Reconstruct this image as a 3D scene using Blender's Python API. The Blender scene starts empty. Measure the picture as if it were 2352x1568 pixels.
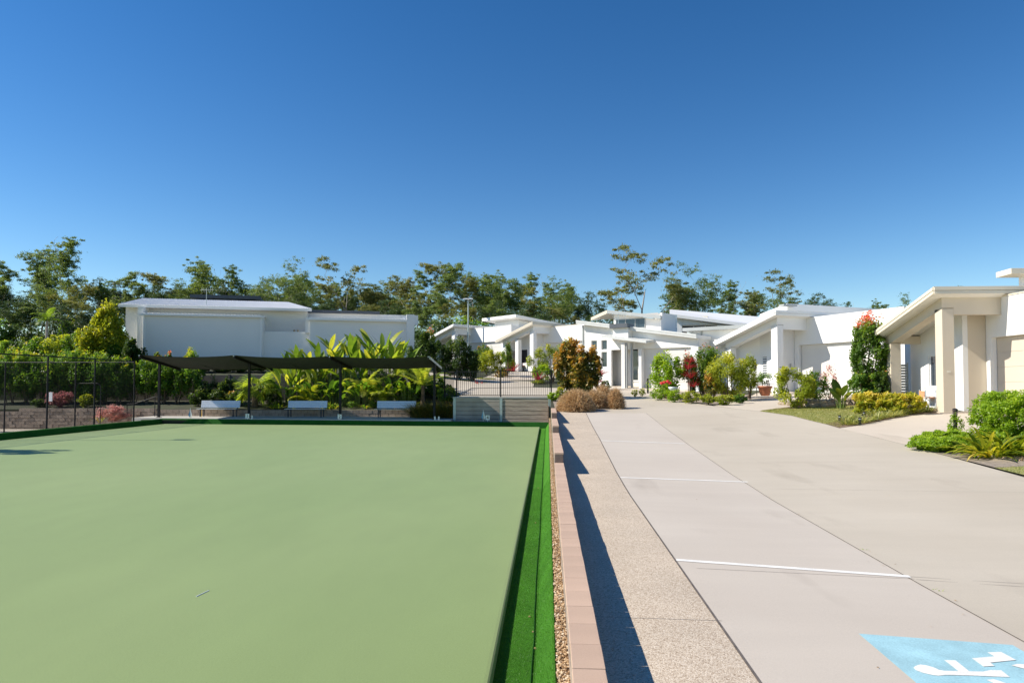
import bpy, bmesh, math, random
import numpy as np
from mathutils import Vector, Matrix
R = math.radians
scene = bpy.context.scene
col = scene.collection

# ------------------------------------------------------------------ camera
F, CXP, CYP = 1568.0, 1176.0, 834.0          # focal length and principal point of a 2352 x 1568 view
YAW, PITCH = math.atan(82/1568), math.atan(50/1568)
CAM = Vector((0, 0, 2.2))
cd = bpy.data.cameras.new("camera")
cd.sensor_width = 36; cd.lens = 24; cd.shift_y = 50/2352; cd.clip_start = 0.05; cd.clip_end = 3000
cam = bpy.data.objects.new("camera", cd); col.objects.link(cam)
cam.location = CAM; cam.rotation_euler = (math.pi/2 + PITCH, 0, YAW)
scene.camera = cam

# ------------------------------------------------------------------ sky, sun, exposure
SUN = Vector((-1.22, -0.13, 1.0)).normalized()
world = bpy.data.worlds.new("World"); scene.world = world; world.use_nodes = True
nt = world.node_tree; nt.nodes.clear()
sky = nt.nodes.new("ShaderNodeTexSky"); sky.sky_type = 'NISHITA'; sky.sun_disc = False
sky.sun_elevation = math.asin(SUN.z); sky.sun_rotation = math.atan2(SUN.x, SUN.y)
sky.air_density = 1.0; sky.dust_density = 0.0; sky.ozone_density = 1.6; sky.altitude = 0
gm = nt.nodes.new("ShaderNodeHueSaturation"); gm.inputs['Saturation'].default_value = 1.27; gm.inputs['Hue'].default_value = .503
gam = nt.nodes.new("ShaderNodeGamma"); gam.inputs['Gamma'].default_value = 1.18
bg = nt.nodes.new("ShaderNodeBackground"); bg.inputs['Strength'].default_value = 0.069
wo = nt.nodes.new("ShaderNodeOutputWorld")
nt.links.new(sky.outputs[0], gam.inputs['Color']); nt.links.new(gam.outputs[0], gm.inputs['Color']); nt.links.new(gm.outputs[0], bg.inputs[0]); nt.links.new(bg.outputs[0], wo.inputs[0])
sd = bpy.data.lights.new("sun", 'SUN'); sd.energy = 4.8; sd.angle = R(0.5); sd.color = (1, .93, .82)
sun = bpy.data.objects.new("sun", sd); col.objects.link(sun)
sun.rotation_euler = SUN.to_track_quat('Z', 'Y').to_euler(); sun.location = (-30, 5, 30)
vs = scene.view_settings; vs.view_transform = 'Standard'; vs.look = 'None'; vs.gamma = 1; vs.exposure = 0.54; vs.use_curve_mapping = False

# ------------------------------------------------------------------ pixel rays (directions only)
_rot = cam.rotation_euler.to_matrix()
def ray(x, y): return _rot @ Vector(((x-CXP)/F, -(y-CYP)/F, -1))
def PY(x, y, Y): d = ray(x, y); return CAM + d*(Y/d.y)
def PZ(x, y, z): d = ray(x, y); return CAM + d*((z-CAM.z)/d.z)
def ppm(Y): return F/Y
def ZT(y, Y, x=1258): return PY(x, y, Y).z

# ------------------------------------------------------------------ terrain
_zl = [(-60,.13),(13,.13),(16,.2),(21,.42),(26,.65),(32,1.0),(40,1.5),(46,1.95),(52,2.45),(60,3.05),(70,3.7),(90,4.6),(120,5.5),(300,9)]
_zr = [(-60,.1),(8,.12),(15,.25),(20,.45),(25,.72),(27.5,.88),(30,1.08),(36,1.36),(40.5,1.5),(46,1.95),(52,2.5),(60,3.1),(70,3.7),(90,4.6),(120,5.5),(300,9)]
_zt = [(44,2.7),(46,2.95),(50,3.5),(55,3.7),(70,4.6),(110,6.5),(300,10)]
_zs = [(40,.62),(41,.68),(45,1.7),(50,3.0),(55,3.5),(70,4.6),(110,6.5),(300,10)]
_zb = [(41,.68),(45.35,1.15),(45.36,1.15)]
def li(x, p): return float(np.interp(x, [a for a, b in p], [b for a, b in p]))
def ss(a, b, x):
    t = min(1, max(0, (x-a)/(b-a))); return t*t*(3-2*t)
def zroad(X, Y):
    zl, zr = li(Y, _zl), li(Y, _zr)
    if X <= 1.5: return zl
    zj = zl-.06*(1-ss(20, 35, Y))
    if X < 4.3: return zl+(zj-zl)*(X-1.5)/2.8
    if X < 10.5: return zj+(zr-zj)*(X-4.3)/6.2
    return zr+.04*(min(X, 16)-10.5)
def yfar(X): return 36.0-.085*X             # far edge of the green
def G(X, Y):
    if X > 0.16: return zroad(X, Y)
    if Y < 38.2 or (Y < 41.05 and X < -5.25):
        if X < -23.4: return -.6
        return -.16 if Y < 38.2 else .2
    if X > -5.25 and Y < 46: return max(zroad(X, Y), 1.46)
    tl = li(Y, _zb) if Y < 45.4 else li(Y, _zt)
    tr = li(Y, _zs)
    g = tl+(tr-tl)*ss(-12.5, -9.5, X)
    if Y >= 46:
        r = max(zroad(X, Y), 1.46)
        g = g+(r-g)*ss(-13, -3, X)
    return g
def PG(x, y, lift=0):                        # where a pixel ray meets the road side of the ground
    d = ray(x, y); t = 2.0
    while t < 400:
        p = CAM+d*t
        if p.z < zroad(p.x, p.y)+lift: break
        t *= 1.003
    return p

# ------------------------------------------------------------------ materials
MATS = {}
def nodes_of(name):
    m = bpy.data.materials.new(name); m.use_nodes = True
    n = m.node_tree.nodes; n.clear()
    o = n.new("ShaderNodeOutputMaterial"); b = n.new("ShaderNodeBsdfPrincipled")
    m.node_tree.links.new(b.outputs[0], o.inputs[0]); MATS[name] = m
    return m, n, m.node_tree.links, b, o
def ramp(n, stops):
    r = n.new("ShaderNodeValToRGB"); e = r.color_ramp.elements
    while len(e) < len(stops): e.new(.5)
    for i, (p, c) in enumerate(stops): e[i].position = p; e[i].color = (*c, 1)
    return r
def mat(name, c, rough=.6, var=.08, scale=4., bump=.0, bscale=60., metal=0, spec=.5, var2=.06, s2=40., c2=None, stretch=None, each=0):
    """noise-varied colour with large patches, fine grain and relief"""
    m, n, l, b, o = nodes_of(name)
    tc = n.new("ShaderNodeTexCoord"); src = tc.outputs['Object']
    if stretch:
        mp = n.new("ShaderNodeMapping"); mp.inputs['Scale'].default_value = stretch; l.new(src, mp.inputs[0]); src = mp.outputs[0]
    t1 = n.new("ShaderNodeTexNoise"); t1.inputs['Scale'].default_value = scale; t1.inputs['Detail'].default_value = 5
    t2 = n.new("ShaderNodeTexNoise"); t2.inputs['Scale'].default_value = s2; t2.inputs['Detail'].default_value = 3
    l.new(src, t1.inputs['Vector']); l.new(src, t2.inputs['Vector'])
    c = np.array(c); cb = np.array(c2) if c2 is not None else c
    r1 = ramp(n, [(.3, tuple(np.clip(c*(1-var), 0, 1))), (.7, tuple(np.clip(cb*(1+var), 0, 1)))]); l.new(t1.outputs[0], r1.inputs[0])
    r2 = ramp(n, [(.25, (1-var2,)*3), (.75, (1+var2,)*3)]); l.new(t2.outputs[0], r2.inputs[0])
    mx = n.new("ShaderNodeMix"); mx.data_type = 'RGBA'; mx.blend_type = 'MULTIPLY'; mx.inputs[0].default_value = 1
    l.new(r1.outputs[0], mx.inputs[6]); l.new(r2.outputs[0], mx.inputs[7]); cur = mx.outputs[2]
    if each:                                   # every laid piece differs a little in tone
        oi = n.new("ShaderNodeObjectInfo"); ro = ramp(n, [(0, (1-each,)*3), (1, (1+each,)*3)]); l.new(oi.outputs['Random'], ro.inputs[0])
        m2 = n.new("ShaderNodeMix"); m2.data_type = 'RGBA'; m2.blend_type = 'MULTIPLY'; m2.inputs[0].default_value = 1
        l.new(cur, m2.inputs[6]); l.new(ro.outputs[0], m2.inputs[7]); cur = m2.outputs[2]
    l.new(cur, b.inputs['Base Color'])
    b.inputs['Roughness'].default_value = rough; b.inputs['Metallic'].default_value = metal; b.inputs['Specular IOR Level'].default_value = spec
    if bump:
        t3 = n.new("ShaderNodeTexNoise"); t3.inputs['Scale'].default_value = bscale; t3.inputs['Detail'].default_value = 4; l.new(src, t3.inputs['Vector'])
        bp = n.new("ShaderNodeBump"); bp.inputs['Strength'].default_value = bump; bp.inputs['Distance'].default_value = .02
        l.new(t3.outputs[0], bp.inputs['Height']); l.new(bp.outputs[0], b.inputs['Normal'])
    return m
def leafmat(name, stops, trans=.4, tcol=None, rough=.45):
    m, n, l, b, o = nodes_of(name)
    a = n.new("ShaderNodeAttribute"); a.attribute_name = "tint"
    r = ramp(n, stops); l.new(a.outputs['Fac'], r.inputs[0])
    l.new(r.outputs[0], b.inputs['Base Color']); b.inputs['Roughness'].default_value = rough; b.inputs['Specular IOR Level'].default_value = .35
    t = n.new("ShaderNodeBsdfTranslucent"); mm = n.new("ShaderNodeMix"); mm.data_type = 'RGBA'; mm.blend_type = 'MULTIPLY'; mm.inputs[0].default_value = 1
    l.new(r.outputs[0], mm.inputs[6]); mm.inputs[7].default_value = (*(tcol or (1.9, 1.75, .8)), 1); l.new(mm.outputs[2], t.inputs[0])
    ms = n.new("ShaderNodeMixShader"); ms.inputs[0].default_value = trans
    l.new(b.outputs[0], ms.inputs[1]); l.new(t.outputs[0], ms.inputs[2]); l.new(ms.outputs[0], o.inputs[0])
    return m

mat('white_render', (.80, .80, .78), .7, .02, .7, .05, 90, var2=.015)
mat('warm_white_render', (.78, .76, .71), .7, .025, .7, .05, 90, var2=.015)
mat('beige_render', (.62, .54, .42), .75, .03, .8, .06, 90, var2=.02)
mat('cream_paint', (.70, .65, .54), .5, .02, 1.2, var2=.015)
mat('cream_metal', (.68, .62, .50), .38, .02, 1.2, var2=.01)
mat('white_metal', (.88, .865, .83), .38, .02, 1.5, var2=.01)
mat('soffit_white', (.80, .78, .72), .7, .02, 1, var2=.01)
mat('grey_trim', (.36, .38, .37), .5, .04, 2)
mat('light_grey_trim', (.60, .61, .59), .5, .03, 2)
mat('dark_grey_metal', (.085, .095, .11), .45, .08, 2)
mat('pale_blue_grey', (.82, .81, .77), .7, .02, .6, .03, 80, var2=.015)
mat('garage_cream', (.58, .51, .42), .5, .015, 1, var2=.01)
mat('garage_white', (.68, .66, .61), .5, .015, 1, var2=.01)
mat('black_metal', (.012, .012, .014), .62, .2, 5, spec=.3)
mat('shade_cloth', (.028, .033, .03), .85, .1, 3, .15, 900)
mat('aluminium', (.62, .64, .67), .38, .05, 8, metal=.75)
mat('bench_frame', (.035, .04, .05), .45, .1, 6)
mat('galvanised', (.42, .48, .46), .5, .12, 9, metal=.5)
mat('concrete_sleeper', (.40, .325, .25), .9, .42, 3.2, 1., 26, var2=.3, s2=14, stretch=(.22, 1, 5.0))
mat('concrete_sleeper_smooth', (.37, .325, .27), .9, .14, 1.6, .15, 60, var2=.08)
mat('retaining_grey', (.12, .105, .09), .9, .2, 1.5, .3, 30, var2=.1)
mat('split_block', (.33, .26, .205), .95, .16, 3, 1., 22, var2=.2, s2=16, each=.17)
mat('split_block_step', (.20, .15, .125), .95, .16, 3, .8, 38, var2=.14, s2=26)
mat('cap_block', (.50, .35, .255), .85, .07, 1.7, .25, 200, var2=.07, s2=90, each=.06)
mat('kerb_concrete', (.52, .49, .44), .85, .06, 2, .08, 90)
mat('timber_brown', (.22, .13, .09), .8, .15, 3, .2, 40, stretch=(4, 4, .5))
mat('mulch', (.20, .135, .085), .95, .35, 9, .8, 60, var2=.3, s2=70)
mat('mulch_pale', (.30, .245, .19), .95, .28, 9, .8, 70, var2=.25, s2=80)
mat('soil', (.045, .04, .022), .95, .3, 1.2, .5, 8, c2=(.04, .05, .02))
mat('terracotta', (.52, .19, .10), .7, .06, 6)
mat('glazed_white', (.72, .76, .78), .25, .03, 6)
mat('white_plastic', (.82, .82, .82), .4, .02, 6)
mat('blue_plastic', (.12, .35, .60), .4, .03, 6)
mat('yellow_paint', (.75, .45, .05), .45, .04, 6)
mat('red_flower', (.62, .035, .03), .5, .2, 20)
mat('rock_tan', (.36, .29, .20), .9, .25, 5, .5, 25, var2=.15, each=.25)
mat('bark_grey', (.30, .26, .22), .9, .3, 2.5, .3, 14, c2=(.38, .33, .28), stretch=(1, 1, .3))
mat('bark_brown', (.16, .11, .075), .9, .25, 4, .3, 30)
mat('palm_trunk', (.13, .09, .06), .95, .3, 7, .6, 24)
mat('dark_brown', (.07, .045, .035), .6, .15, 5)
mat('brick_red', (.30, .10, .075), .9, .15, 5)
mat('orange_plastic', (.75, .33, .16), .6, .05, 5)
mat('path_pebbly_fallback', (.5, .45, .38), .9)
mat('solar_panel', (.02, .025, .05), .12, .1, 3)
mat('curtain', (.62, .60, .55), .9, .05, 3)
mat('louvre_white', (.74, .76, .77), .5, .02, 3)
mat('dark_interior', (.02, .02, .022), .8, .1, 3)
mat('line_paint', (.74, .72, .67), .9, .09, 5, var2=.12, s2=70)
mat('blue_paint', (.32, .535, .59), .85, .13, 3.5, var2=.14, s2=70)
mat('joint_dark', (.12, .10, .085), .95, .3, 8)
mat('joint_faint', (.32, .28, .24), .95, .2, 8)
mat('dead_leaf', (.45, .33, .14), .8, .2, 20)
m, n, l, b, o = nodes_of('window_glass')
b.inputs['Base Color'].default_value = (.03, .045, .06, 1); b.inputs['Roughness'].default_value = .06; b.inputs['Specular IOR Level'].default_value = .8

# poured road concrete: broom streaks, blotches, tyre smears
def concrete(name, c, cs, streak=(1, 1, 1)):
    m, n, l, b, o = nodes_of(name)
    tc = n.new("ShaderNodeTexCoord"); P = tc.outputs['Object']
    def noise(s, d=5, st=None):
        v = P
        if st:
            mp = n.new("ShaderNodeMapping"); mp.inputs['Scale'].default_value = st; mp.inputs['Rotation'].default_value = (0, 0, R(-10)); l.new(P, mp.inputs[0]); v = mp.outputs[0]
        t = n.new("ShaderNodeTexNoise"); t.inputs['Scale'].default_value = s; t.inputs['Detail'].default_value = d; l.new(v, t.inputs['Vector']); return t.outputs[0]
    a = ramp(n, [(.32, c), (.68, cs)]); l.new(noise(.28), a.inputs[0])
    s = ramp(n, [(.3, (.972,)*3), (.7, (1.022,)*3)]); l.new(noise(.9, 6, streak), s.inputs[0])
    g = ramp(n, [(.25, (.93,)*3), (.75, (1.06,)*3)]); l.new(noise(95, 3), g.inputs[0])
    d = ramp(n, [(.25, (.84, .83, .82)), (.38, (1, 1, 1))]); l.new(noise(.55, 8, (1.6, .5, 1)), d.inputs[0])
    cur = a.outputs[0]
    for q in (s, g, d):
        mx = n.new("ShaderNodeMix"); mx.data_type = 'RGBA'; mx.blend_type = 'MULTIPLY'; mx.inputs[0].default_value = 1
        l.new(cur, mx.inputs[6]); l.new(q.outputs[0], mx.inputs[7]); cur = mx.outputs[2]
    l.new(cur, b.inputs['Base Color']); b.inputs['Roughness'].default_value = .8; b.inputs['Specular IOR Level'].default_value = .3
    bp = n.new("ShaderNodeBump"); bp.inputs['Strength'].default_value = .12; bp.inputs['Distance'].default_value = .01
    l.new(noise(120, 3), bp.inputs['Height']); l.new(bp.outputs[0], b.inputs['Normal'])
concrete('road_concrete', (.465, .408, .325), (.52, .462, .375), (.35, 2.6, 1))
concrete('bay_concrete', (.505, .443, .372), (.552, .492, .417), (.35, 2.6, 1))
concrete('drive_concrete', (.53, .455, .365), (.575, .505, .415))

# exposed aggregate path: small stones in several tans
m, n, l, b, o = nodes_of('aggregate')
tc = n.new("ShaderNodeTexCoord")
v = n.new("ShaderNodeTexVoronoi"); v.inputs['Scale'].default_value = 95; l.new(tc.outputs['Object'], v.inputs['Vector'])
sx = n.new("ShaderNodeSeparateColor"); l.new(v.outputs['Color'], sx.inputs[0])
r = ramp(n, [(0, (.30, .22, .15)), (.22, (.45, .36, .265)), (.6, (.54, .45, .345)), (1, (.66, .57, .46))]); l.new(sx.outputs[0], r.inputs[0])
t = n.new("ShaderNodeTexNoise"); t.inputs['Scale'].default_value = 1.1; t.inputs['Detail'].default_value = 6; l.new(tc.outputs['Object'], t.inputs['Vector'])
r2 = ramp(n, [(.3, (.9,)*3), (.7, (1.06,)*3)]); l.new(t.outputs[0], r2.inputs[0])
mx = n.new("ShaderNodeMix"); mx.data_type = 'RGBA'; mx.blend_type = 'MULTIPLY'; mx.inputs[0].default_value = 1
l.new(r.outputs[0], mx.inputs[6]); l.new(r2.outputs[0], mx.inputs[7]); l.new(mx.outputs[2], b.inputs['Base Color'])
b.inputs['Roughness'].default_value = .85
bp = n.new("ShaderNodeBump"); bp.inputs['Strength'].default_value = .5; bp.inputs['Distance'].default_value = .004; bp.invert = True
l.new(v.outputs['Distance'], bp.inputs['Height']); l.new(bp.outputs[0], b.inputs['Normal'])

# woven bowling carpet
m, n, l, b, o = nodes_of('green_carpet')
tc = n.new("ShaderNodeTexCoord"); P = tc.outputs['Object']
def _nz(s, d, st=None):
    v = P
    if st:
        mp = n.new("ShaderNodeMapping"); mp.inputs['Scale'].default_value = st; l.new(P, mp.inputs[0]); v = mp.outputs[0]
    t = n.new("ShaderNodeTexNoise"); t.inputs['Scale'].default_value = s; t.inputs['Detail'].default_value = d; l.new(v, t.inputs['Vector']); return t.outputs[0]
a = ramp(n, [(.35, (.193, .266, .090)), (.65, (.221, .290, .106))]); l.new(_nz(.22, 4, (1, .5, 1)), a.inputs[0])
cur = a.outputs[0]
for (s, d, st, lo, hi) in ((1.6, 7, (1, .35, 1), .965, 1.03), (60, 3, (1, 1.6, 1), .93, 1.07), (420, 2, None, .82, 1.16)):
    q = ramp(n, [(.3, (lo,)*3), (.7, (hi,)*3)]); l.new(_nz(s, d, st), q.inputs[0])
    mx = n.new("ShaderNodeMix"); mx.data_type = 'RGBA'; mx.blend_type = 'MULTIPLY'; mx.inputs[0].default_value = 1
    l.new(cur, mx.inputs[6]); l.new(q.outputs[0], mx.inputs[7]); cur = mx.outputs[2]
l.new(cur, b.inputs['Base Color']); b.inputs['Roughness'].default_value = .95; b.inputs['Specular IOR Level'].default_value = .1
b.inputs['Sheen Weight'].default_value = .15; b.inputs['Sheen Roughness'].default_value = .5
bp = n.new("ShaderNodeBump"); bp.inputs['Strength'].default_value = .35; bp.inputs['Distance'].default_value = .004
l.new(_nz(380, 2), bp.inputs['Height']); l.new(bp.outputs[0], b.inputs['Normal'])
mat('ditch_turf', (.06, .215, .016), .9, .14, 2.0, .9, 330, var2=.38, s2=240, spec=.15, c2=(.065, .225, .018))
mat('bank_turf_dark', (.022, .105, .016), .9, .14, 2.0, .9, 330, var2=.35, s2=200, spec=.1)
mat('lawn_soil', (.28, .32, .09), .95, .2, 3, .6, 60, var2=.25, s2=50, c2=(.32, .29, .12))

def LS(name, stops, *a, **k):
    g = LG.get(name, 1.5); w = (1.15, 1.0, .9) if name not in LG else (1, 1, 1)      # warm late-season foliage
    return leafmat(name, [(p, tuple(min(.8, q*g*v) for q, v in zip(c, w))) for p, c in stops], *a, **k)
LG = {'pebble': 1.0, 'leaf_dry': 1.05, 'leaf_pink': 1.3, 'leaf_magenta': 1.0, 'leaf_red': .95, 'leaf_strap': 1.1, 'leaf_variegated': 1.2, 'blade_turf': 1.1, 'blade_lawn': 1.1, 'leaf_yellow': 1.35, 'leaf_redtip': 1.45, 'leaf_tropic': 1.4, 'leaf_hedge': 1.8, 'leaf_euc': 2.3, 'leaf_euc_olive': 2.15, 'leaf_euc_dark': 2.2, 'leaf_copper': 1.5}
LS('leaf_euc', [(0, (.030, .048, .016)), (.5, (.072, .105, .030)), (.85, (.12, .14, .045)), (1, (.16, .14, .055))], .4)
LS('leaf_euc_olive', [(0, (.045, .055, .018)), (.5, (.10, .112, .034)), (1, (.17, .14, .055))], .4)
LS('leaf_euc_dark', [(0, (.016, .030, .012)), (.6, (.040, .066, .022)), (1, (.075, .095, .032))], .25)
LS('leaf_hedge', [(0, (.022, .050, .010)), (.5, (.060, .125, .016)), (.82, (.16, .21, .020)), (1, (.34, .26, .03))], .45)
LS('leaf_dark', [(0, (.014, .032, .010)), (.6, (.034, .075, .014)), (1, (.09, .13, .02))], .35)
LS('leaf_yellow', [(0, (.06, .10, .012)), (.5, (.18, .22, .018)), (1, (.38, .36, .03))], .45)
LS('leaf_bright', [(0, (.05, .12, .010)), (.5, (.14, .25, .014)), (1, (.26, .36, .03))], .48)
LS('leaf_light', [(0, (.06, .11, .015)), (.5, (.16, .22, .022)), (1, (.30, .34, .04))], .45)
LS('leaf_copper', [(0, (.018, .035, .010)), (.3, (.06, .075, .014)), (.55, (.22, .15, .025)), (.8, (.38, .20, .035)), (1, (.48, .25, .06))], .33)
LS('leaf_redtip', [(0, (.028, .065, .010)), (.6, (.085, .15, .016)), (.84, (.16, .19, .025)), (.9, (.45, .16, .09)), (1, (.55, .17, .13))], .42)
LS('leaf_red', [(0, (.10, .012, .016)), (.6, (.32, .03, .04)), (1, (.50, .09, .07))], .4, (1.5, 1.2, 1.0))
LS('leaf_maroon', [(0, (.08, .010, .022)), (1, (.30, .03, .07))], .4, (1.5, 1.1, 1.1))
LS('leaf_pink', [(0, (.12, .13, .04)), (.3, (.42, .20, .17)), (1, (.66, .38, .36))], .35, (1.3, 1.1, 1.0))
LS('leaf_magenta', [(0, (.10, .13, .03)), (.45, (.40, .16, .17)), (1, (.62, .26, .32))], .35, (1.3, 1.1, 1.0))
LS('leaf_tropic', [(0, (.045, .095, .014)), (.5, (.15, .22, .026)), (1, (.36, .35, .06))], .48)
LS('leaf_palm', [(0, (.030, .075, .010)), (.5, (.10, .17, .014)), (1, (.28, .26, .03))], .45)
LS('leaf_strap', [(0, (.05, .11, .010)), (.5, (.20, .25, .015)), (.8, (.42, .40, .03)), (1, (.55, .45, .09))], .42)
LS('leaf_variegated', [(0, (.09, .14, .03)), (.6, (.30, .32, .11)), (1, (.52, .47, .27))], .35)
LS('leaf_dry', [(0, (.21, .12, .055)), (.5, (.48, .33, .175)), (1, (.74, .57, .35))], .38, (1.3, 1.2, 1.0))
LS('leaf_reed', [(0, (.03, .045, .010)), (.6, (.09, .10, .015)), (1, (.24, .14, .03))], .3)
LS('blade_turf', [(0, (.03, .11, .010)), (.6, (.065, .22, .016)), (1, (.11, .30, .03))], .3)
LS('blade_lawn', [(0, (.08, .11, .02)), (.6, (.25, .26, .06)), (1, (.42, .38, .14))], .3)
LS('pebble', [(0, (.20, .11, .05)), (.4, (.44, .28, .14)), (.75, (.58, .42, .25)), (1, (.68, .58, .44))], .0)
# ------------------------------------------------------------------ builders
class MB:
    def __init__(s): s.v = []; s.f = []; s.t = []
    def add(s, vs, fs, t=None):
        o = len(s.v); s.v += [tuple(p) for p in vs]; s.f += [tuple(i+o for i in f) for f in fs]
        if t is not None: s.t += [t]*len(fs)
        return s
    def box(s, x0, x1, y0, y1, z0, z1):
        return s.add([(x0,y0,z0),(x1,y0,z0),(x1,y1,z0),(x0,y1,z0),(x0,y0,z1),(x1,y0,z1),(x1,y1,z1),(x0,y1,z1)],
                     [(3,2,1,0),(4,5,6,7),(0,1,5,4),(1,2,6,5),(2,3,7,6),(3,0,4,7)])
    def loft(s, a, b):                         # two equal polygons -> closed solid
        n = len(a)
        return s.add(list(a)+list(b), [tuple(range(n))[::-1], tuple(range(n, 2*n))]+[(i, (i+1) % n, n+(i+1) % n, n+i) for i in range(n)])
    def prx(s, yz, x0, x1): return s.loft([(x0, y, z) for y, z in yz], [(x1, y, z) for y, z in yz])
    def pry(s, xz, y0, y1): return s.loft([(x, y0, z) for x, z in xz][::-1], [(x, y1, z) for x, z in xz][::-1])
    def prz(s, xy, z0, z1): return s.loft([(x, y, z0) for x, y in xy], [(x, y, z1) for x, y in xy])
    def tube(s, pts, r, n=6, caps=True):
        pts = [Vector(p) for p in pts]; rs = r if isinstance(r, (list, tuple)) else [r]*len(pts)
        rings = []
        for i, p in enumerate(pts):
            d = (pts[min(i+1, len(pts)-1)]-pts[max(i-1, 0)]); d = d.normalized() if d.length > 1e-9 else Vector((0, 0, 1))
            a = d.cross(Vector((0, 0, 1)) if abs(d.z) < .9 else Vector((1, 0, 0))).normalized(); b = d.cross(a)
            rings.append([p+(a*math.cos(2*math.pi*k/n)+b*math.sin(2*math.pi*k/n))*rs[i] for k in range(n)])
        fs = []
        for i in range(len(pts)-1):
            for k in range(n):
                fs.append((i*n+k, i*n+(k+1) % n, (i+1)*n+(k+1) % n, (i+1)*n+k))
        if caps: fs += [tuple(range(n))[::-1], tuple(range((len(pts)-1)*n, len(pts)*n))]
        return s.add([q for rg in rings for q in rg], fs)
    def lathe(s, prof, c=(0, 0, 0), n=16):
        vs = []; fs = []
        for (r, z) in prof: vs += [(c[0]+r*math.cos(2*math.pi*k/n), c[1]+r*math.sin(2*math.pi*k/n), c[2]+z) for k in range(n)]
        for i in range(len(prof)-1):
            for k in range(n): fs.append((i*n+k, i*n+(k+1) % n, (i+1)*n+(k+1) % n, (i+1)*n+k))
        fs += [tuple(range(n))[::-1], tuple(range((len(prof)-1)*n, len(prof)*n))]
        return s.add(vs, fs)
    def mesh(s, name):
        me = bpy.data.meshes.new(name); me.from_pydata(s.v, [], s.f); me.update()
        if s.t: me.attributes.new("tint", 'FLOAT', 'FACE').data.foreach_set("value", np.array(s.t, dtype=np.float32))
        return me
    def build(s, name, m, parent=None, bevel=0, smooth=False, loc=None):
        me = s.mesh(name); me.materials.append(MATS[m])
        if smooth: me.shade_smooth()
        return place(name, me, parent, bevel, loc)
def place(name, me, parent=None, bevel=0, loc=None, rot=None, scale=None):
    o = bpy.data.objects.new(name, me); col.objects.link(o); o.parent = parent
    if loc is not None: o.location = loc
    if rot is not None: o.rotation_euler = rot
    if scale is not None: o.scale = scale
    if bevel:
        md = o.modifiers.new("bevel", 'BEVEL'); md.width = bevel; md.segments = 2; md.limit_method = 'ANGLE'
    return o
def tag(o, label, cat, group=None):
    o['label'] = label; o['category'] = cat
    if group: o['group'] = group
    return o
def thing(name, label, cat, loc=(0, 0, 0), rz=0, group=None):
    o = bpy.data.objects.new(name, None); col.objects.link(o); o.location = loc; o.rotation_euler = (0, 0, rz); o.empty_display_size = .2
    return tag(o, label, cat, group)
def struct(o, kind='structure'): o['kind'] = kind; return o
def B(): return MB()
def leafmesh(name, V, tint, m, quad=True):
    """V: (N,k,3) polygons with k corners each"""
    N, k, _ = V.shape
    me = bpy.data.meshes.new(name)
    me.vertices.add(N*k); me.vertices.foreach_set("co", V.reshape(-1).astype(np.float32))
    me.loops.add(N*k); me.loops.foreach_set("vertex_index", np.arange(N*k, dtype=np.int32))
    me.polygons.add(N); me.polygons.foreach_set("loop_start", np.arange(0, N*k, k, dtype=np.int32))
    me.update(calc_edges=True)
    me.attributes.new("tint", 'FLOAT', 'FACE').data.foreach_set("value", np.clip(tint, 0, 1).astype(np.float32))
    me.materials.append(MATS[m]); return me
def unit(a): return a/np.maximum(np.linalg.norm(a, axis=-1, keepdims=True), 1e-9)
def leafquads(C, size, rng, aspect=.42, bias=(0, 0, 0), spread=1.0):
    N = len(C); d = unit(rng.normal(size=(N, 3))*spread+np.array(bias))
    up = unit(rng.normal(size=(N, 3))*.62+np.array([-.42, -.12, .72]))      # blades mostly face the light
    w = unit(np.cross(d, up)); d = unit(np.cross(up, w)) if bias[2] >= 0 else d
    s = (size*rng.uniform(.65, 1.3, N))[:, None]
    nrm = np.cross(d, w)
    return np.stack([C-d*s*.5, C+w*s*aspect*.5+nrm*s*.06, C+d*s*.5-nrm*s*.05, C-w*s*aspect*.5+nrm*s*.06], 1)
def shrub_points(rng, rx, ry, rz, n, K, cr, shape='ball', low=.0):
    """leaf positions in K clumps through an ellipsoid (base at z=0); returns points, clump tint, height 0..1"""
    c = []
    while len(c) < K:
        p = unit(rng.normal(size=3))*rng.uniform(.25, 1)**.45*(1-cr*.6)
        h = (p[2]+1)/2
        if h < low: continue
        if shape == 'cone': q = (1.18-h)*.95; p = np.array([p[0]*q, p[1]*q, p[2]])
        if shape == 'box': p = rng.uniform(-1, 1, 3); p = p/(np.sum(p**4)**.25)*rng.uniform(.2, 1)**.4*(1-cr*.6)
        c.append(p)
    c = np.array(c); ct = rng.uniform(0, 1, K)
    k = rng.integers(0, K, n)
    off = unit(rng.normal(size=(n, 3)))*(rng.uniform(0, 1, n)**.5)[:, None]*cr*rng.uniform(.6, 1.3, K)[k][:, None]
    P = c[k]+off
    P[:, 2] = np.maximum(P[:, 2], -1)
    h = (P[:, 2]+1)/2
    out = P*np.array([rx, ry, rz])+np.array([0, 0, rz])
    return out, ct[k], h, c*np.array([rx, ry, rz])+np.array([0, 0, rz])
SEED = [11]
def rngn(): SEED[0] += 7; return np.random.default_rng(SEED[0])
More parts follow.
